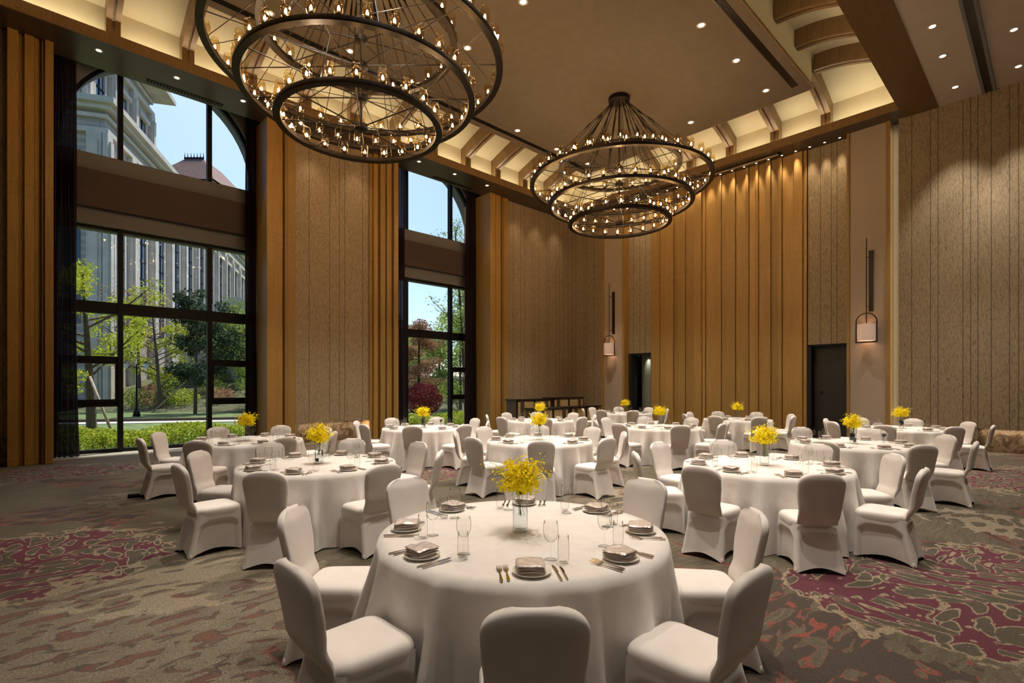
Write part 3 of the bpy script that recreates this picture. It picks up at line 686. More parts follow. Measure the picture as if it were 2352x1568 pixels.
# ================================================================== chair
def sstep(a, b, x): t = max(0, min(1, (x-a)/(b-a))); return t*t*(3-2*t)
def back_w(z):   # half width of the back by height
    t = [(.40, .174), (.46, .171), (.54, .173), (.62, .183), (.72, .193), (.80, .197), (.96, .197)]
    for (a, wa), (b, wb) in zip(t, t[1:]):
        if z <= b: return wa+(wb-wa)*sstep(a, b, z)
    return t[-1][1]
def chair_meshes():
    out = {}
    # backrest : front and back skins joined by a rounded rim
    NU, NV = 24, 22; z0, z1 = .42, .905; zs = .79
    def outline(v):
        z = z0+(z1-z0)*v
        w = back_w(z)
        if z > zs:
            q = (z-zs)/(z1-zs); w *= max(.42, max(0, 1-q**2.3)**.36)
        return z, w
    def ycen(z): return -.185-.03*sstep(.44, .56, z)-(z-.44)*.20
    def skin(side):
        def fn(u, v):
            v = 1-(1-v)**1.5
            z, w = outline(v); s = (u-.5)*2; x = w*math.sin(s*PI/2)
            rim = abs(math.cos(s*PI/2))**.3 if abs(s) < 1 else 0
            top = max(0., 1-max(0, (z-zs)/(z1-zs))**5)**.4
            th = .028*rim*top*sstep(-.02, .16, v)
            crown = .012*(1-abs(s)**2)*sstep(.5, .6, z)*(1-sstep(.84, .9, z)) if side > 0 else -.006*(1-abs(s)**2)
            dip = .006*math.exp(-((s)/.22)**2)*sstep(.80, .86, z) if side > 0 else 0
            fz = 1-sstep(.86, 1., v); crown *= fz; dip *= fz
            return (x, ycen(z)+side*th+(crown if side > 0 else crown)-dip+.02*(s*s)*sstep(.5, .7, z), z)
        return fn
    mb = MB(); mb.grid(skin(1), NU, NV); mb.grid(skin(-1), NU, NV)
    me = mb.mesh('backrest', M['spandex'], True)
    bm = bmesh.new(); bm.from_mesh(me); bmesh.ops.remove_doubles(bm, verts=bm.verts, dist=.0015); bmesh.ops.recalc_face_normals(bm, faces=bm.faces); bm.to_mesh(me); bm.free(); out['backrest'] = me
    # perimeter of seat and skirt; e runs round: rear, right, front, left
    def perim(t, hw, yf, yb, hwb, p=5):
        """rounded rectangle by angle, width hw at the front, hwb at the rear"""
        a = 2*PI*t; c_, s_ = math.cos(a), math.sin(a)
        k = (abs(c_)**p+abs(s_)**p)**(-1/p)
        y = (yf+yb)/2+(yf-yb)/2*s_*k; f = (y-yb)/(yf-yb); w = hwb+(hw-hwb)*f
        return w*c_*k, y
    mb = MB()
    prof = [(.0, .478), (.35, .480), (.7, .476), (.88, .466), (.96, .452), (1.0, .432), (1.003, .405), (.99, .385)]
    def seat(u, v):
        i = v*(len(prof)-1); j = min(int(i), len(prof)-2); f = i-j
        k = prof[j][0]+(prof[j+1][0]-prof[j][0])*f; z = prof[j][1]+(prof[j+1][1]-prof[j][1])*f
        x, y = perim(u, .212, .235, -.175, .195, 6); yc = .03
        return (x*k, yc+(y-yc)*k, z+.0)
    mb.grid(seat, 56, 14, True); out['seat'] = mb.mesh('seat', M['spandex'], True)
    # skirt: taut cover pulled to four feet, arched and drawn in between them
    NU, NV = 128, 28
    def skirt(u, v):
        z = .415*(1-v)
        hw = .209+.012*v; hwb = .188+.034*v**1.2; yf = .232+.012*v; yb = -.172-.108*v**1.0
        x, y = perim(u, hw, yf, yb, hwb, 9)
        xm, ym = x, y
        a = (2*PI*u) % (2*PI); w = ((a+PI/4) % (PI/2))/(PI/2)       # 0..1 between two corners
        side = int(((a+PI/4) % (2*PI))//(PI/2))                        # 0 right, 1 front, 2 left, 3 rear
        arch = math.sin(PI*w)
        z = z*(1) if v < 1 else z
        hem = .055*arch**.8*v**3
        depth = .030 if side in (0, 2) else .020
        edge = min(w, 1-w)/.5
        inside = sstep(.13, .22, edge)*sstep(.0, .035, .345-.10*max(0, 1-edge/.55)**2-z)
        if side == 3: inside *= .35
        pull = depth*inside+.022*arch*v*v
        cx, cy = 0, -.0
        if side in (0, 2): x -= math.copysign(pull, x)
        else: y -= math.copysign(pull, y-.0)
        return (x, y, max(.004, z+hem))
    mb = MB(); mb.grid(skirt, NU, NV, True); out['skirt'] = mb.mesh('skirt', M['spandex'], True)
    # foot pockets at the four corners
    for nm, sx, sy, px_, py_ in (('fr', 1, 1, .205, .216), ('fl', -1, 1, .205, .216), ('br', 1, -1, .205, -.252), ('bl', -1, -1, .205, -.252)):
        mb = MB(); mb.lathe([(.001, .002), (.013, .002), (.014, .02), (.011, .04), (.001, .05)], 10, (sx*px_*.97, py_-.004*sy, 0)); out['foot_'+nm] = mb.mesh('foot_pocket', M['spandex'], True)
    return out
CM = chair_meshes()
def make_chair():
    o = empty('banquet_chair')
    for k, nm in (('backrest', 'backrest'), ('seat', 'seat'), ('skirt', 'skirt'), ('foot_fr', 'foot_pocket'), ('foot_fl', 'foot_pocket'), ('foot_br', 'foot_pocket'), ('foot_bl', 'foot_pocket')):
        c_ = bpy.data.objects.new(nm, CM[k]); COL.objects.link(c_); c_.parent = o
    return o
# ================================================================== tableware
def fork_mesh():
    mb = MB(); z = lambda y: .004+.010*sstep(.02, .07, y)*(1-sstep(.07, .10, y))*0+.006*sstep(.055, .085, y)
    def strip_(xs, ys_, th=.0018):
        for (xa, xb, ya), (xc, xd, yb) in zip(xs, xs[1:]):
            za, zb = z(ya)+.003, z(yb)+.003
            mb.add([(xa,ya,za),(xb,ya,za),(xd,yb,zb),(xc,yb,zb),(xa,ya,za-th),(xb,ya,za-th),(xd,yb,zb-th),(xc,yb,zb-th)], [(0,1,2,3),(7,6,5,4),(0,4,5,1),(1,5,6,2),(2,6,7,3),(3,7,4,0)])
    strip_([(-.004,.004,-.10), (-.0075,.0075,-.095), (-.0075,.0075,-.07), (-.0045,.0045,-.02), (-.003,.003,.02), (-.004,.004,.03), (-.012,.012,.042), (-.013,.013,.05)], 0)
    for i in range(4):
        x = -.0115+i*.00767; strip_([(x-.0018, x+.0018, .05), (x-.0016, x+.0016, .075), (x-.001, x+.001, .098)], 0)
    return mb.mesh('fork', M['silver'], False)
def knife_mesh(s=1.):
    mb = MB(); pts = [(-.0045,-.105), (.0045,-.105), (.006,-.08), (.0055,-.03), (.004,-.01), (.004,.0), (.011,.01), (.012,.05), (.009,.09), (.0,.112), (-.004,.10), (-.004,.0), (-.004,-.01), (-.0055,-.03), (-.006,-.08)]
    mb.prism([(x*s, y*s) for x, y in pts], .003, (0, 0, .002)); mb.prism([(x*s*.8, y*s) for x, y in pts if y <= -.01], .0065, (0, 0, .0015))
    return mb.mesh('knife', M['silver'], False)
plate_me = MB().lathe([(.001, .004), (.055, .004), (.07, .008), (.094, .016), (.097, .0185), (.095, .0135), (.070, .0035), (.055, .0005), (.001, .0005)], 40).mesh('plate', M['china'], True)
def napkin_mesh(seed):
    r = random.Random(seed); mb = MB(); hx, hy = .070, .075
    for L_ in range(3):
        zc = .021+L_*.0122; rot = r.uniform(-.06, .06); dx, dy = r.uniform(-.004, .004), r.uniform(-.004, .004)
        ph = r.uniform(0, 6)
        def fn(u, v, side, zc=zc, rot=rot, dx=dx, dy=dy, ph=ph, L_=L_):
            a, b_ = (u-.5)*2, (v-.5)*2
            k = 1+.02*math.sin(3*a+ph)*b_*b_
            x = a*hx*k*(1-.07*b_**4); y = b_*hy*(1+.02*math.sin(4*a+ph))*(1-.07*a**4)
            rim = max(0, 1-abs(a)**6)**.5*max(0, 1-abs(b_)**6)**.5
            z = zc+side*(.0066+(.003*(1-a*a*b_*b_) if L_ == 2 and side > 0 else 0))*rim+.003*math.sin(a*2.6+ph)*math.cos(b_*2+ph)+(.0035*math.sin(6*a+5*b_+ph)*(1-b_*b_) if side > 0 and L_ == 2 else 0)+.0015*a*b_
            c_, s_ = math.cos(rot), math.sin(rot)
            return (x*c_-y*s_+dx, x*s_+y*c_+dy, z)
        mb.grid(lambda u, v: fn(u, v, 1), 18, 18); mb.grid(lambda u, v: fn(u, v, -1), 18, 18)
    me = mb.mesh('folded_napkin', M['satin'], True)
    bm = bmesh.new(); bm.from_mesh(me); bmesh.ops.remove_doubles(bm, verts=bm.verts, dist=.0004); bmesh.ops.recalc_face_normals(bm, faces=bm.faces); bm.to_mesh(me); bm.free(); return me
nap_me = [napkin_mesh(i) for i in range(3)]
fork_me = fork_mesh(); knife_me = knife_mesh(); bknife_me = knife_mesh(.85)
bowl = [(.0355, .205), (.0385, .185), (.0405, .160), (.0385, .135), (.031, .112), (.018, .098), (.006, .092), (.0038, .086), (.0034, .05), (.0036, .012), (.009, .006), (.028, .0035), (.036, .002), (.0365, .0005), (.001, .0005)]
inner = [(.0345, .205), (.0375, .185), (.0392, .160), (.0372, .136), (.030, .114), (.017, .101), (.002, .097)]
wine_me = MB().lathe(inner[::-1]+bowl, 24).mesh('wine_glass', M['glass'], True)
tumb = [(.002, .012), (.022, .013), (.0265, .02), (.0285, .05), (.0280, .10), (.0262, .145), (.0275, .145), (.0292, .10), (.0298, .05), (.028, .018), (.024, .004), (.021, .001), (.001, .001)]
tumbler_me = MB().lathe(tumb, 24).mesh('tumbler', M['glass'], True)
vase_me = MB().lathe([(.002, .022), (.040, .022), (.0440, .028), (.0440, .262), (.0475, .262), (.0475, .012), (.045, .003), (.001, .003)], 36).mesh('glass_vase', M['vase_glass'], True)
water_me = MB().lathe([(.001, .023), (.0435, .024), (.0435, .150), (.041, .152), (.001, .152)], 30).mesh('water', M['water'], True)
def bouquet_meshes(seed):
    r = random.Random(seed); stem = MB(); pet = MB()
    def flower(c, s):
        d = Vector(c)-Vector((0, 0, .26)); d = (d.normalized()+Vector((r.gauss(0, .5), r.gauss(0, .5), r.gauss(0, .4)))).normalized()
        a = d.orthogonal().normalized(); b_ = d.cross(a); q = r.uniform(0, 6.28)
        a, b_ = a*math.cos(q)+b_*math.sin(q), b_*math.cos(q)-a*math.sin(q)
        C = Vector(c)
        for k in range(5):
            t = 2*PI*k/5; lip = k == 0
            w = s*(.62 if lip else .30); L_ = s*(1.1 if lip else .8); e = a*math.cos(t)+b_*math.sin(t); f_ = d.cross(e)
            pet.add([C, C+e*L_*.6+f_*w+d*s*.2, C+e*L_+d*s*.05, C+e*L_*.6-f_*w+d*s*.2], [(0, 1, 2, 3)])
    for i in range(84):
        th = r.uniform(0, 2*PI); el = r.uniform(-.55, 1.45) if i > 14 else r.uniform(.05, .9)
        long_ = i < 13
        Rr = r.uniform(.19, .26) if long_ else r.uniform(.09, .175)
        e = (math.cos(th)*math.cos(el), math.sin(th)*math.cos(el), math.sin(el))
        c0 = (0, 0, .33); tip = Vector((e[0]*Rr*1.03, e[1]*Rr*1.03, c0[2]+e[2]*Rr*.85+(.03 if long_ else 0)))
        base = Vector((r.uniform(-.02, .02), r.uniform(-.02, .02), .10 if i%9 == 0 else .235)); mid = Vector((e[0]*.03, e[1]*.03, .27)); m2 = (mid+tip)/2+Vector((0, 0, .02))
        pts = [base, mid, m2, tip]; stem.tube(pts, [.0016, .0014, .0012, .0005], 4, False)
        n = 26 if not long_ else 10
        for k in range(n):
            t = (k+1)/n; t = .15+.85*t if not long_ else .1+.75*t
            p = m2.lerp(tip, (t-.5)*2) if t > .5 else mid.lerp(m2, t*2)
            off = Vector((r.gauss(0, .018), r.gauss(0, .018), r.gauss(0, .015)))
            flower(p+off, r.uniform(.008, .0145)*(1 if not long_ else .8))
        if long_:
            for k in range(4):
                p = m2.lerp(tip, .7+.1*k)+Vector((r.gauss(0, .004), r.gauss(0, .004), 0)); stem.lathe([(.0003, -.003), (.0025, 0), (.0003, .004)], 5, p)
        # short twigs filling the ball
        for k in range(2):
            p = mid.lerp(m2, r.uniform(.4, 1)); q = p+Vector((r.gauss(0, .04), r.gauss(0, .04), r.gauss(.01, .03))); stem.tube([p, q], [.001, .0005], 3, False); flower(q, .012)
    return stem.mesh('stems', M['stem'], False), pet.mesh('blossoms', M['petal'], 'leaf')
bq = [bouquet_meshes(11), bouquet_meshes(12), bouquet_meshes(13)]
# ================================================================== tablecloth
ZTB = .757
def cloth(x, y, seed, label):
    r = random.Random(seed); mb = MB(); RT = .895
    fl = []; t0 = r.uniform(0, 1)
    while t0 < 2*PI:
        fl.append((t0, r.uniform(.045, .10), r.uniform(.04, .13))); t0 += r.uniform(.22, .62)
    def fold(a, k, q):
        v = 0
        for c_, w_, A in fl:
            d = abs((a-c_+PI) % (2*PI)-PI)
            if d < 4*w_: v += A*math.exp(-(d/w_)**2)-.28*A*math.exp(-((d-1.9*w_)/w_)**2)
        return v*k+.004*math.sin(a*31+q*5)*k
    NV = 26
    def fn(u, v):
        a = 2*PI*u
        if v < .34:
            q = v/.34*RT*.985; z = ZTB
            return (q*math.cos(a), q*math.sin(a), z)
        q = (v-.34)/.66
        z = ZTB*(1-q); 
        edge = sstep(0, .05, q); rr = RT*.985+.012*edge*RT+.04*q+fold(a, min(1, q*1.6)**1.3 if q > 0 else 0, q)
        z = max(.012+.006*math.sin(5*a), z-.004*edge)
        if q < .03: z = ZTB-.003*q/.03
        return (rr*math.cos(a), rr*math.sin(a), z)
    mb.grid(fn, 300, NV, True)
    o = mb.build('tablecloth', M['linen'], None, True, loc=(x, y, 0)); tag(o, label, 'tablecloth', None); return o
# ================================================================== the tables
TABLES = [  # x, y, turn of the chairs (deg), name, label of the cloth
 (2.28, 2.32, 0, 'front table', 'white floor-length tablecloth on the nearest and largest round table'),
 (2.53, 6.02, 2, 'left middle table', 'white tablecloth on the round table left of and behind the front one'),
 (2.71, 9.42, 4, 'table by the large window', 'white tablecloth on the round table by the large left window'),
 (6.42, 9.68, 0, 'table by the narrow window', 'white tablecloth on the round table before the narrow second window'),
 (6.36, 6.06, 0, 'central table', 'white tablecloth on the central round table straight behind the front one'),
 (10.16, 9.65, 0, 'table before the bar', 'white tablecloth on the far round table before the bar counters'),
 (15.1, 10.3, 0, 'farthest corner table', 'white tablecloth on the farthest round table by the left doorway'),
 (10.45, 6.2, 0, 'inner far table', 'white tablecloth on the round table behind and right of the central one'),
 (14.46, 6.15, 0, 'table at the timber wall', 'white tablecloth on the round table nearest the timber wall'),
 (6.21, 2.33, -4, 'right middle table', 'white tablecloth on the round table right of and behind the front one'),
 (9.62, 2.25, 0, 'right rear table', 'white tablecloth on the round table just behind the right middle one'),
 (13.9, 2.35, 0, 'far right table', 'white tablecloth on the far right round table below the wall lantern'),
]
SIDES = {-135: 'near side', -90: 'near right side', -45: 'right side', 0: 'far right side', 45: 'far side', 90: 'far left side', 135: 'left side', 180: 'near left side'}
CHAIR_ADJ = {(0, -135): (.0, 1.9, 2, 0)}; SET_ADJ = {(0, -135): 4.0}
def put(me, nm, x, y, z, rz, label, cat, group, par=None):
    o = bpy.data.objects.new(nm, me); COL.objects.link(o); o.location = (x, y, z); o.rotation_euler = (0, 0, rz)
    return tag(o, label, cat, group)
chair0 = make_chair(); first = True
vase0 = None
for ti, (tx, ty, trn, tn, tl) in enumerate(TABLES):
    cloth(tx, ty, 40+ti, tl)
    for deg, side in SIDES.items():
        rr = random.Random(ti*100+deg)
        key = (ti, deg); dr, da, drz, skip = CHAIR_ADJ.get(key, (rr.uniform(-.03, .03), rr.uniform(-2.5, 2.5), rr.uniform(-4, 4), 0))
        a = math.radians(deg+trn+da)
        if not skip:
            c_ = chair0 if first else copy_tree(chair0); first = False
            rad = 1.165+dr
            c_.location = (tx+rad*math.cos(a), ty+rad*math.sin(a), 0); c_.rotation_euler = (0, 0, a+PI/2+math.radians(drz))
            tag(c_, 'white spandex-covered banquet chair at the '+side+' of the '+tn, 'chair', 'covered chairs around the '+tn)
        # place setting, local frame: +v inward, +u to the diner's right
        a = math.radians(deg+trn+SET_ADJ.get(key, rr.uniform(-1.5, 1.5))); rot = a+PI/2+math.radians(rr.uniform(-5, 5))
        ux, uy = -math.sin(a), math.cos(a); vx, vy = -math.cos(a), -math.sin(a)
        px_, py_ = tx+.738*math.cos(a), ty+.738*math.sin(a)
        def at(u, v): return px_-ux*0+(-vy*-1)*0+ (vy*u)+vx*v, py_+(-vx*u)+vy*v
        Z = ZTB+.0005; of = ', '+side.replace(' side', '')+' of the '+tn
        put(plate_me, 'side_plate', *at(0, 0), Z, rot, 'round white side plate under a napkin'+of, 'plate', 'plates on the '+tn)
        put(nap_me[rr.randrange(3)], 'folded_napkin', *at(-.008, .0), Z+.0055, rot+math.radians(rr.uniform(-14, 14)), 'folded taupe satin napkin'+of, 'napkin', 'napkins on the '+tn)
        put(fork_me, 'table_fork', *at(-.122, -.005), Z, rot, 'inner silver fork'+of, 'fork', 'forks on the '+tn)
        put(fork_me, 'table_fork', *at(-.155, -.015), Z, rot, 'outer silver fork'+of, 'fork', 'forks on the '+tn)
        put(knife_me, 'table_knife', *at(.122, -.005), Z, rot+.04, 'inner silver knife'+of, 'knife', 'knives on the '+tn)
        put(bknife_me, 'table_knife', *at(.155, -.01), Z, rot+.02, 'outer short silver knife'+of, 'knife', 'knives on the '+tn)
        put(wine_me, 'wine_glass', *at(.115, .19), Z, rot, 'empty stemmed wine glass'+of, 'wine glass', 'wine glasses on the '+tn)
        put(tumbler_me, 'water_tumbler', *at(.175, .14), Z, rot, 'empty clear water tumbler'+of, 'tumbler', 'tumblers on the '+tn)
    v_ = empty('flower_vase', (tx+(.0 if ti else -.02), ty, ZTB+.0005)); tag(v_, 'clear glass cylinder vase half full of water on the '+tn, 'vase', 'flower vases on the tables')
    for nm, me in (('glass_cylinder', vase_me), ('water', water_me)):
        g_ = bpy.data.objects.new(nm, me); COL.objects.link(g_); g_.parent = v_
    b_ = empty('orchid_bouquet', (tx+(.0 if ti else -.02), ty, ZTB+.0005), ti*1.3); tag(b_, 'yellow dancing-lady orchid bouquet in the vase on the '+tn, 'flowers', 'yellow bouquets on the tables')
    sm, pm = bq[ti % 3]
    g_ = bpy.data.objects.new('stems', sm); COL.objects.link(g_); g_.parent = b_
    g_ = bpy.data.objects.new('blossoms', pm); COL.objects.link(g_); g_.parent = b_; g_['kind'] = 'stuff'

# ================================================================== bar counters by the window wall
gold = simple('gold_panel', (.55, .40, .18), .4, .2, var=.12); carved = N('carved_screen')
_v = carved.vor(carved.co((22, 22, 22)), 1., 'DISTANCE_TO_EDGE'); carved.bsdf(carved.mix(carved.step(_v, .09, .02), (.15, .10, .05), (.02, .014, .01)), .5)
def bar(x0, x1, y, h, label, npan, extra=None):
    o = empty('bar_counter', ((x0+x1)/2, y, 0)); tag(o, label, 'bar counter')
    cx = (x0+x1)/2; hx = (x1-x0)/2
    m_ = MB(); m_.box(-hx, hx, -.3, .3, h-.05, h); m_.build('counter_top', M['dark'], o)
    m_ = MB(); m_.box(-hx+.02, hx-.02, -.26, .26, .03, h-.05); m_.build('body', simple('dark_walnut', (.10, .065, .03), .4), o)
    w = (2*hx-.1)/npan
    for i in range(npan):
        a = -hx+.05+i*w; m_ = MB(); m_.box(a+.05, a+w-.05, -.285, -.26, .12, h-.09); m_.build('gold_panel', gold, o)
        m_ = MB(); m_.box(a-.02, a+.02, -.30, -.26, .03, h-.05); m_.build('post', M['bronze'], o)
    for sx in (-hx+.32, hx-.32):
        m_ = MB(); m_.box(sx-.09, sx+.09, -.305, -.286, .1, h-.07); m_.build('carved_screen', carved.m, o)
bar(13.05, 15.0, 13.9, 1.19, 'tall dark bar counter with gold panels beside the narrow window pilaster', 2)
bar(15.05, 17.0, 13.9, 1.23, 'tall dark bar counter with gold panels nearest the room corner', 2)
bar(12.9, 14.7, 12.75, .90, 'low dark bar counter in front, nearer the windows', 2)
bar(14.75, 16.65, 12.75, .91, 'low dark bar counter in front, nearer the far corner', 2)
LEG_END = (1.10, 9.53, 1.50, 9.50)
# black rod for a leg end on the carpet behind the far left chair
m_ = MB(); m_.tube([(LEG_END[0], LEG_END[1], .035), (LEG_END[2], LEG_END[3], .035)], .034, 12); tag(m_.build('floor_leg_end', M['dark'], None, True, 50), 'black foot like a leg end on the carpet behind the leftmost chair', 'roll')
# ================================================================== the garden outside
CS, SS = math.cos(math.radians(46.67)), math.sin(math.radians(46.67))
def site(X, Y, Z=0): return (SS*X+CS*Y, -CS*X+SS*Y, Z)    # garden axes turned against the hall
GZ = -.12
m_ = MB(); m_.box(-150, 160, 16.96, 260, GZ-.3, GZ); tag(struct(m_, 'lawn_ground', M['grass']), kind='structure')
def sitebox(mb, X0, X1, Y0, Y1, z0, z1, rot=0, o=(0, 0)):
    n = len(mb.v); mb.box(X0, X1, Y0, Y1, z0, z1); c_, s_ = math.cos(rot), math.sin(rot)
    mb.v[n:] = [site(o[0]+p[0]*c_-p[1]*s_, o[1]+p[0]*s_+p[1]*c_, p[2]) for p in mb.v[n:]]; return mb
pr = math.atan2(2.6, 4.4)*.55
m_ = MB(); sitebox(m_, -25, 45, 0, 1.5, GZ, GZ+.03, pr, (-17, 25.0)); struct(m_, 'garden_path', M['path'])
m_ = MB(); sitebox(m_, -25, 45, 1.5, 1.75, GZ, GZ+.16, pr, (-17, 25.0)); struct(m_, 'path_kerb', M['kerb'])
# embankment
m_ = MB(); secs = [(36, GZ-.02), (38, .2), (41, 1.1), (45, 2.2), (50, 2.6), (80, 2.8)]
m_.grid(lambda u, v: site(-90+170*u, secs[int(round(v*5))][0]+1.2*math.sin(u*9), secs[int(round(v*5))][1]+.15*math.sin(u*31)), 40, 5); struct(m_, 'garden_bank', M['soil'], True)
def leaves(mb, cen, rad, n, s, r, squash=1., shell=.5, flat=0):
    for _ in range(n):
        while True:
            p = Vector((r.uniform(-1, 1), r.uniform(-1, 1), r.uniform(-1, 1)))
            if p.length < 1 and p.length > shell*r.random(): break
        c_ = Vector((cen[0]+p.x*rad[0], cen[1]+p.y*rad[1], cen[2]+p.z*rad[2]))
        a = Vector((r.gauss(0, 1), r.gauss(0, 1), r.gauss(0, 1))).normalized(); b_ = a.orthogonal().normalized()*r.uniform(.5, .8)
        k = s*r.uniform(.6, 1.3)
        mb.add([c_-a*k, c_+b_*k, c_+a*k, c_-b_*k], [(0, 1, 2, 3)])
def tree(name, X, Y, h, label, leaf, n, trunk=.12, spread=1.8, seed=1, z0=GZ, ls=.07, nb=9, low=.35, multi=1, cluster=.55, conifer=False, group=None, lean=0):
    r = random.Random(seed); base = Vector(site(X, Y, z0)); o = empty(name, base); tag(o, label, 'tree', group)
    wood_ = MB(); fol = MB(); tips = []
    for t in range(multi):
        top = Vector((r.uniform(-.1, .1)*h+(t-(multi-1)/2)*spread*.45+lean*h, r.uniform(-.1, .1)*h+r.uniform(-1, 1)*(multi > 1)*spread*.3, h*r.uniform(.85, 1)))
        P_ = lambda q: Vector((top.x*q**1.3, top.y*q**1.3, top.z*q))
        wood_.tube([P_(q/6) for q in range(7)], [trunk*(1-.13*q) for q in range(7)], 8)
        for b_ in range(nb):
            q = low+(1-low)*b_/nb; p = P_(q); th = r.uniform(0, 6.28); L_ = spread*((1-q)*1.2+.12 if conifer else (.55+.45*math.sin(PI*min(1, q))))*r.uniform(.6, 1.1)
            e = p+Vector((math.cos(th)*L_, math.sin(th)*L_, L_*(.05 if conifer else r.uniform(.3, .9)))); md = p.lerp(e, .5)+Vector((0, 0, -.08*L_))
            wood_.tube([p, md, e], [trunk*.35*(1-q*.5), trunk*.22, .01], 5, False)
            tips += [(e, 1), (md, .8), (p.lerp(e, .8)+Vector((r.gauss(0, .2), r.gauss(0, .2), .1)), .8)]
            for s_ in range(2):
                e2 = md+Vector((r.gauss(0, .5), r.gauss(0, .5), r.gauss(.25, .3)))*L_*.6; wood_.tube([md, e2], [trunk*.15, .006], 4, False); tips.append((e2, .7))
        tips.append((P_(1), .7))
    k = max(1, n//len(tips))
    for e, w in tips:
        rd = cluster*spread*.5*w
        leaves(fol, e, (rd, rd, rd*(.5 if conifer else .75)), k, ls, r)
    wood_.build('trunk', M['bark'], o); f_ = fol.build('foliage', M[leaf], o, 'leaf'); f_['kind'] = 'stuff'
    return o
tree('young_tree', -15.5, 19, 6.4, 'yellow-green leafy tree close outside the left pane of the large window', 'leaf_y', 5200, .17, 2.5, 3, nb=14, low=.3, ls=.055, cluster=.36, lean=.01)
tree('young_tree', -25.6, 37.5, 7.2, 'yellow-green spreading tree outside the middle of the large window', 'leaf_y', 6500, .17, 3.6, 8, z0=.1, nb=14, low=.22, ls=.085, cluster=.36)
tree('pine_tree', -20.6, 33.5, 6.6, 'dark green pine leaning outside the large window', 'leaf_dark', 9000, .12, 2.6, 5, nb=16, low=.3, ls=.10, cluster=.5)
tree('garden_tree', -18.6, 36.5, 7.4, 'fine-leaved olive tree outside the right pane of the large window', 'leaf_g', 9000, .12, 2.6, 6, nb=16, low=.12, ls=.07, cluster=.6)
tree('garden_tree', -27.5, 38, 7.5, 'bare-branched reddish tree far outside the large window', 'leaf_brown', 1500, .13, 3, 16, z0=1.5, nb=14, low=.2, ls=.07, cluster=.7)
tree('brown_conifer', -5.0, 27.5, 6.0, 'russet brown dead pine outside the narrow window', 'leaf_brown', 11000, .13, 2.3, 7, nb=24, low=.1, ls=.06, cluster=.5, conifer=True)
tree('tall_tree', -2.5, 28, 10.3, 'tall light green many-stemmed tree outside the narrow window', 'leaf_g', 9500, -.0+.10, 1.7, 9, nb=11, low=.35, multi=4, ls=.06, cluster=.55)
tree('green_tree', -3.6, 36, 7.0, 'bright green tree behind the brown pine', 'leaf_g', 5000, .12, 2.4, 19, nb=12, low=.15, ls=.09, cluster=.6)
tree('green_tree', -1.6, 33, 6.2, 'green tree at the right edge of the narrow window', 'leaf_g', 5000, .12, 2.2, 20, nb=12, low=.12, ls=.09, cluster=.6)
for i, (X, Y, h, lf) in enumerate(((-9.5, 44, 3.6, 'leaf_g'), (-6.6, 47, 3.4, 'leaf_shrub'), (-3.6, 46, 8, 'leaf_y'), (-.5, 44, 7.5, 'leaf_g'), (-23, 44, 6, 'leaf_shrub'), (-17, 46, 6.5, 'leaf_g'))):
    tree('background_tree', X, Y, h, ['pale green tree at the back, seen left in the narrow window', 'dark green tree at the back behind the brown pine', 'yellow-green tree at the back, middle of the narrow window', 'pale green tree at the back, right edge of the narrow window', 'dark green tree on the bank behind the lamp post', 'pale green tree on the bank by the right pane of the large window'][i], lf, 4500, .14, 2.8, 30+i, z0=1.8 if Y < 46 else 2.2, nb=14, low=.1, ls=.11, cluster=.7)
r = random.Random(4)
o = empty('red_bush', site(-4.45, 26.0, GZ)); tag(o, 'round crimson-leaved bush on the lawn outside the narrow window', 'bush'); m_ = MB(); leaves(m_, (0, 0, 1.15), (.95, .95, .85), 5200, .05, r, shell=.9); f_ = m_.build('foliage', M['leaf_red'], o, 'leaf'); f_['kind'] = 'stuff'
m_ = MB(); m_.tube([(0, 0, 0), (0, 0, .6)], .06, 8); m_.build('trunk', M['bark'], o)
# hedge under the windows: two lengths
for (x0, x1, lb, n) in ((-1.5, 7.5, 'low bright green hedge under the large window', 15000), (9.0, 18.0, 'low bright green hedge under the narrow window', 9000)):
    o = empty('hedge', ((x0+x1)/2, 18.6, GZ)); tag(o, lb, 'hedge')
    m_ = MB()
    for _ in range(n):
        u = r.random(); x = (u-.5)*(x1-x0); y = r.uniform(-.75, .75); top = .52+.10*math.sin(x*2.2)+.07*math.sin(x*5.1+y*4); z = top*(1-.95*r.random()**1.6)*(1-.15*abs(y))-.08; 
        a = Vector((r.gauss(0, 1), r.gauss(0, 1), r.gauss(0, .6))).normalized(); b_ = a.orthogonal().normalized()*.6; k = r.uniform(.028, .06); c_ = Vector((x, y, z+.12))
        m_.add([c_-a*k, c_+b_*k, c_+a*k, c_-b_*k], [(0, 1, 2, 3)])
    f_ = m_.build('foliage', M['leaf_hedge'], o, 'leaf'); f_['kind'] = 'stuff'
    m_ = MB()
    for _ in range(260):
        x = r.uniform(x0-(x0+x1)/2, x1-(x0+x1)/2); y = r.uniform(-.7, .7); m_.tube([(x, y, 0), (x+r.gauss(0, .06), y+r.gauss(0, .06), .42)], [.008, .004], 3, False)
    t_ = m_.build('twigs', M['bark'], o); t_['kind'] = 'stuff'
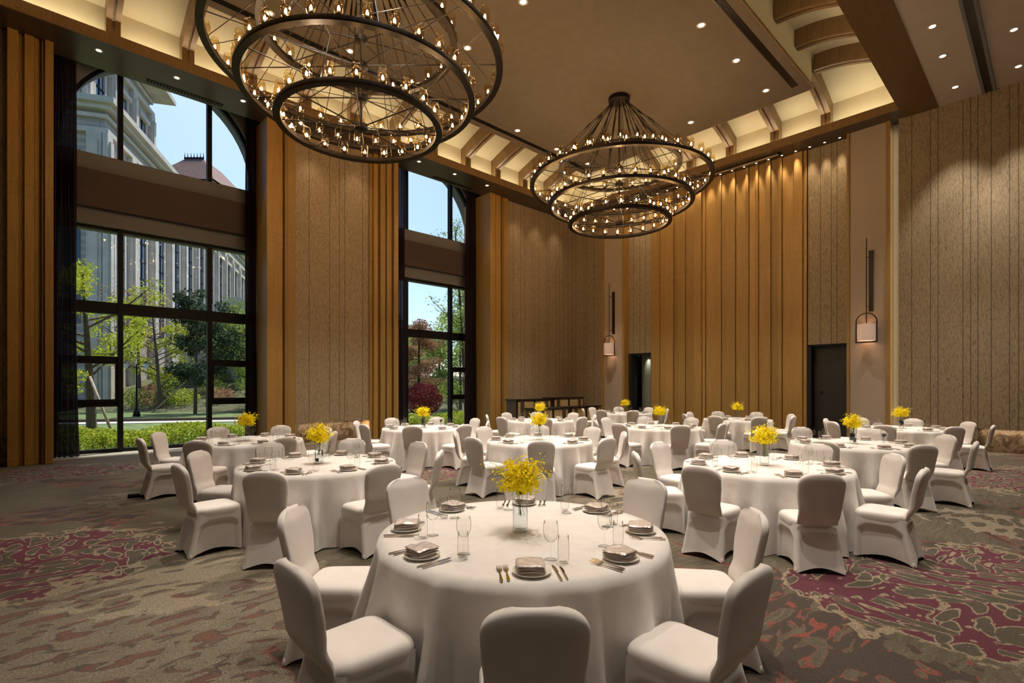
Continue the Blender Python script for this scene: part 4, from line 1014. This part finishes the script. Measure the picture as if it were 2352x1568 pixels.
# shrubs on the bank
SH = {}
for i in range(46):
    X = -29.5+i*.85+r.uniform(-.3, .3) if i < 30 else -11+(i-30)*1.0; Y = r.choice([38.6, 40.5, 42.5, 44.5])+r.uniform(-.5, .5); z = max(GZ, (Y-37)*.27)
    red = i % 6 == 3; o = empty('bank_shrub', site(X, Y, z)); m_ = MB(); w = r.uniform(.8, 1.2); leaves(m_, (0, 0, .5), (w, w, r.uniform(.6, .95)), 700, .085, r)
    f_ = m_.build('foliage', M['leaf_brown' if red else 'leaf_shrub' if i % 3 else 'leaf_hedge'], o, 'leaf'); f_['kind'] = 'stuff'
    kk = 'reddish' if red else 'dark green' if i % 3 else 'yellow-green'; SH[kk] = SH.get(kk, 0)+1
    tag(o, ('low '+kk+' shrub on the garden bank, '+(ORD+['twenty-fifth', 'twenty-sixth', 'twenty-seventh', 'twenty-eighth', 'twenty-ninth', 'thirtieth', 'thirty-first', 'thirty-second', 'thirty-third'])[SH[kk]-1]+' from the left'), 'shrub', ('reddish' if red else 'dark green' if i % 3 else 'yellow-green')+' shrubs on the garden bank')
    m_ = MB(); m_.tube([(0, 0, -.1), (0, 0, .4)], .03, 5); m_.build('stem', M['bark'], o)
# stakes propping the trees
for (X, Y, dx, dy, h, lb) in ((-13.0, 16.9, -1.1, .3, 2.0, 'pale wooden stake propping the nearest tree outside the large window'), (-24.5, 35, 3.2, 1.0, 3.4, 'thin wooden stake propping the pine outside the large window'), (-1.2, 25.0, -1.5, .5, 2.8, 'pale slanting stake outside the right pane of the narrow window'), (-2.4, 25.6, -.9, .3, 2.2, 'pale slanting stake beside the red bush')):
    m_ = MB(); m_.tube([site(X, Y, GZ-.05), site(X+dx, Y+dy, h)], .045, 6); tag(m_.build('tree_stake', M['pole_wood'], None, True), lb, 'stake')
# lamp post
o = empty('garden_lamp', site(-22.3, 30.6, GZ)); tag(o, 'black lamp post with two lanterns on the lawn outside the large window', 'lamp post')
MB().lathe([(.001, 0), (.2, 0), (.17, .25), (.08, .5), (.05, .7), (.04, 3.1), (.001, 3.15)], 12).build('post', M['frame'], o, True)
m_ = MB(); m_.tube([(-.45, .3, 2.85), (-.25, .15, 3.0), (0, 0, 2.9), (.25, -.15, 3.0), (.45, -.3, 2.85)], .025, 6); m_.build('arm', M['frame'], o)
for s_ in (-1, 1):
    m_ = MB(); m_.lathe([(.001, 0), (.09, 0), (.14, .3), (.001, .3)], 6, (-.45*s_, .3*s_, 2.85)); l_ = m_.build('lantern', simple('frosted_lantern', (.6, .62, .6), .4), o)
    m_ = MB(); m_.lathe([(.001, .46), (.18, .3), (.001, .29)], 6, (-.45*s_, .3*s_, 2.85)); m_.build('lantern_cap', M['frame'], l_)
# the big stone hotel wing
def wing(P0, d, L_, depth, H, base, label, bays, name='stone_building', cornice=.9, skipw=False, side_bays=0, trim_h=1.2, zb=None):
    ang = math.atan2(d[1], d[0])
    zb = GZ if zb is None else zb; H = H-zb+GZ; base = max(.3, base-zb)
    o = empty(name, site(P0[0], P0[1], zb)); tag(o, label, 'building'); o.rotation_euler = (0, 0, ang+math.radians(46.67-90))
    # local: +x along the facade, +y away into the building
    sg = 1
    MB().box(0, L_, 0, depth, 0, H-GZ).build('wall', M['facade'], o)
    m_ = MB(); H_ = H-GZ
    for k, (e, za, zb) in enumerate(((.35, H_-2.6, H_-2.2), (.25, H_-1.4, H_-1.1), (cornice*.6, H_-.8, H_-.45), (cornice, H_-.45, H_))): m_.box(-e, L_+e, -e, depth+e, za, zb)
    m_.build('cornice', M['facade_trim'], o)
    w = L_/bays
    for i in range(bays+1):
        x = i*w; m_ = MB(); m_.box(x-.45, x+.45, -.35, 0, 0, H_-2.6); m_.box(x-.25, x+.25, -.5, -.35, 0, H_-3.2); m_.build('pilaster', M['facade_trim'], o)
    for i in range(bays):
        x = i*w+w/2
        m_ = MB(); m_.box(x-.75, x+.75, -.06, .02, base, H_-4); f_ = m_.build('window_strip', M['win_dark'], o)
        m_ = MB()
        z = base
        while z < H_-4.4: m_.box(x-.78, x+.78, -.12, -.06, z, z+.12); z += 1.6
        m_.box(x-.06, x+.06, -.12, -.06, base, H_-4); m_.build('glazing_bars', M['frame'], f_)
        m_ = MB(); m_.box(x-1.05, x-.78, -.18, 0, base, H_-3.9); m_.box(x+.78, x+1.05, -.18, 0, base, H_-3.9); m_.box(x-1.2, x+1.2, -.4, 0, H_-4.1, H_-3.7); m_.build('window_surround', M['facade_trim'], f_)
    for i in range(side_bays):
        y = .6+i*(depth-1.2)/max(1, side_bays-1); m_ = MB(); m_.box(-.35, 0, y-.5, y+.5, 0, H_-2.6); m_.box(-.5, -.35, y-.28, y+.28, 0, H_-3.2); m_.build('pilaster', M['facade_trim'], o)
        if i < side_bays-1:
            yc = y+(depth-1.2)/(side_bays-1)/2; m_ = MB(); m_.box(-.06, .02, yc-.6, yc+.6, base, H_-4); m_.build('window_strip', M['win_dark'], o)
    return o
D = Vector((-.284, .959)); Q = Vector((-.959, -.284))
def wpt(a, b_): return (-31.6+D.x*a+Q.x*b_, 40+D.y*a+Q.y*b_)
wing(wpt(0, 0), D, 50, 14, 23.8, 6.5, 'long grey stone wing with pilasters and heavy cornice outside the large window', 11, side_bays=5)
wing(wpt(-.1, 1.3), D, 12.8, 14, 31.5, 24, 'grey stone tower with wide cornice above the long wing', 3, cornice=1.8, side_bays=3, zb=23.81)
# roofs beyond
def roofed(X0, X1, Y0, Y1, z0, z1, z2, label, name='roofed_building', ins=4):
    o = empty(name, site((X0+X1)/2, Y0, GZ)); tag(o, label, 'building'); hx = (X1-X0)/2; d = Y1-Y0
    o.rotation_euler = (0, 0, math.radians(46.67-90))
    MB().box(-hx, hx, 0, d, 0, z1-GZ).build('wall', M['facade'], o)
    a = [(-hx-.5, -.5), (hx+.5, -.5), (hx+.5, d+.5), (-hx-.5, d+.5)]; b_ = [(-hx+ins, ins), (hx-ins, ins), (hx-ins, d-ins), (-hx+ins, d-ins)]
    m_ = MB(); m_.add([(*p, z1-GZ) for p in a]+[(*p, z2-GZ) for p in b_], [(0,1,5,4),(1,2,6,5),(2,3,7,6),(3,0,4,7),(4,5,6,7)]); rf = m_.build('roof', M['roof'], o)
    m_ = MB()
    for i in range(7): x = -hx+ins+(2*hx-2*ins)*i/6; m_.tube([(x, ins, z2-GZ), (x, ins, z2-GZ+1.2)], [.12, .02], 5)
    m_.box(-hx+ins, hx-ins, ins-.05, ins+.05, z2-GZ, z2-GZ+.35); m_.build('ridge_finials', M['frame'], rf)
    m_ = MB()
    for i in range(int(hx)): x = -hx+1+i*2; m_.box(x, x+1, -.05, .05, z1-4-GZ, z1-1.2-GZ)
    m_.build('window_row', M['win_dark'], o)
roofed(-65, -53.5, 92, 106, 0, 38.5, 44, 'building with red-brown mansard roof far beyond the long wing')
roofed(-51.0, -46.5, 93, 104, 0, 33.5, 36, 'lower red-roofed building beyond the mansard roof', ins=1.5)
roofed(-19, -11.4, 62, 72, 0, 8.0, 9.6, 'small distant roofed house seen in the narrow window', ins=2)
0 and roofed(-40, -26, 60, 64, 0, 8.4, 10.4, 'low stone pavilion before the long wing', 'stone_pavilion', 3)
# portico with gables at the foot of the wing
for X, w_, lb in ((-25.0, 9, 'low gabled stone porch at the foot of the long wing'),):
    o = empty('stone_porch', site(X, 47, 2.4)); tag(o, lb, 'porch'); o.rotation_euler = (0, 0, math.radians(46.67-90)+.25)
    MB().box(-w_/2, w_/2, 0, 6, -2, 5.3).build('wall', M['facade'], o)
    MB().prism([(-w_/2-.5, 5.3), (w_/2+.5, 5.3), (0, 7.4)], 7, (0, -.5, 0), 'y').build('gable_roof', M['facade_trim'], o)
    for i in range(4):
        m_ = MB(); x = -w_/2+.6+i*(w_-1.2)/3; m_.lathe([(.3, -2), (.3, -1.7), (.22, -1.6), (.2, 4.8), (.3, 5.0), (.3, 5.2)], 12, (x, -.35, 0)); m_.build('column', M['facade_trim'], o, True)
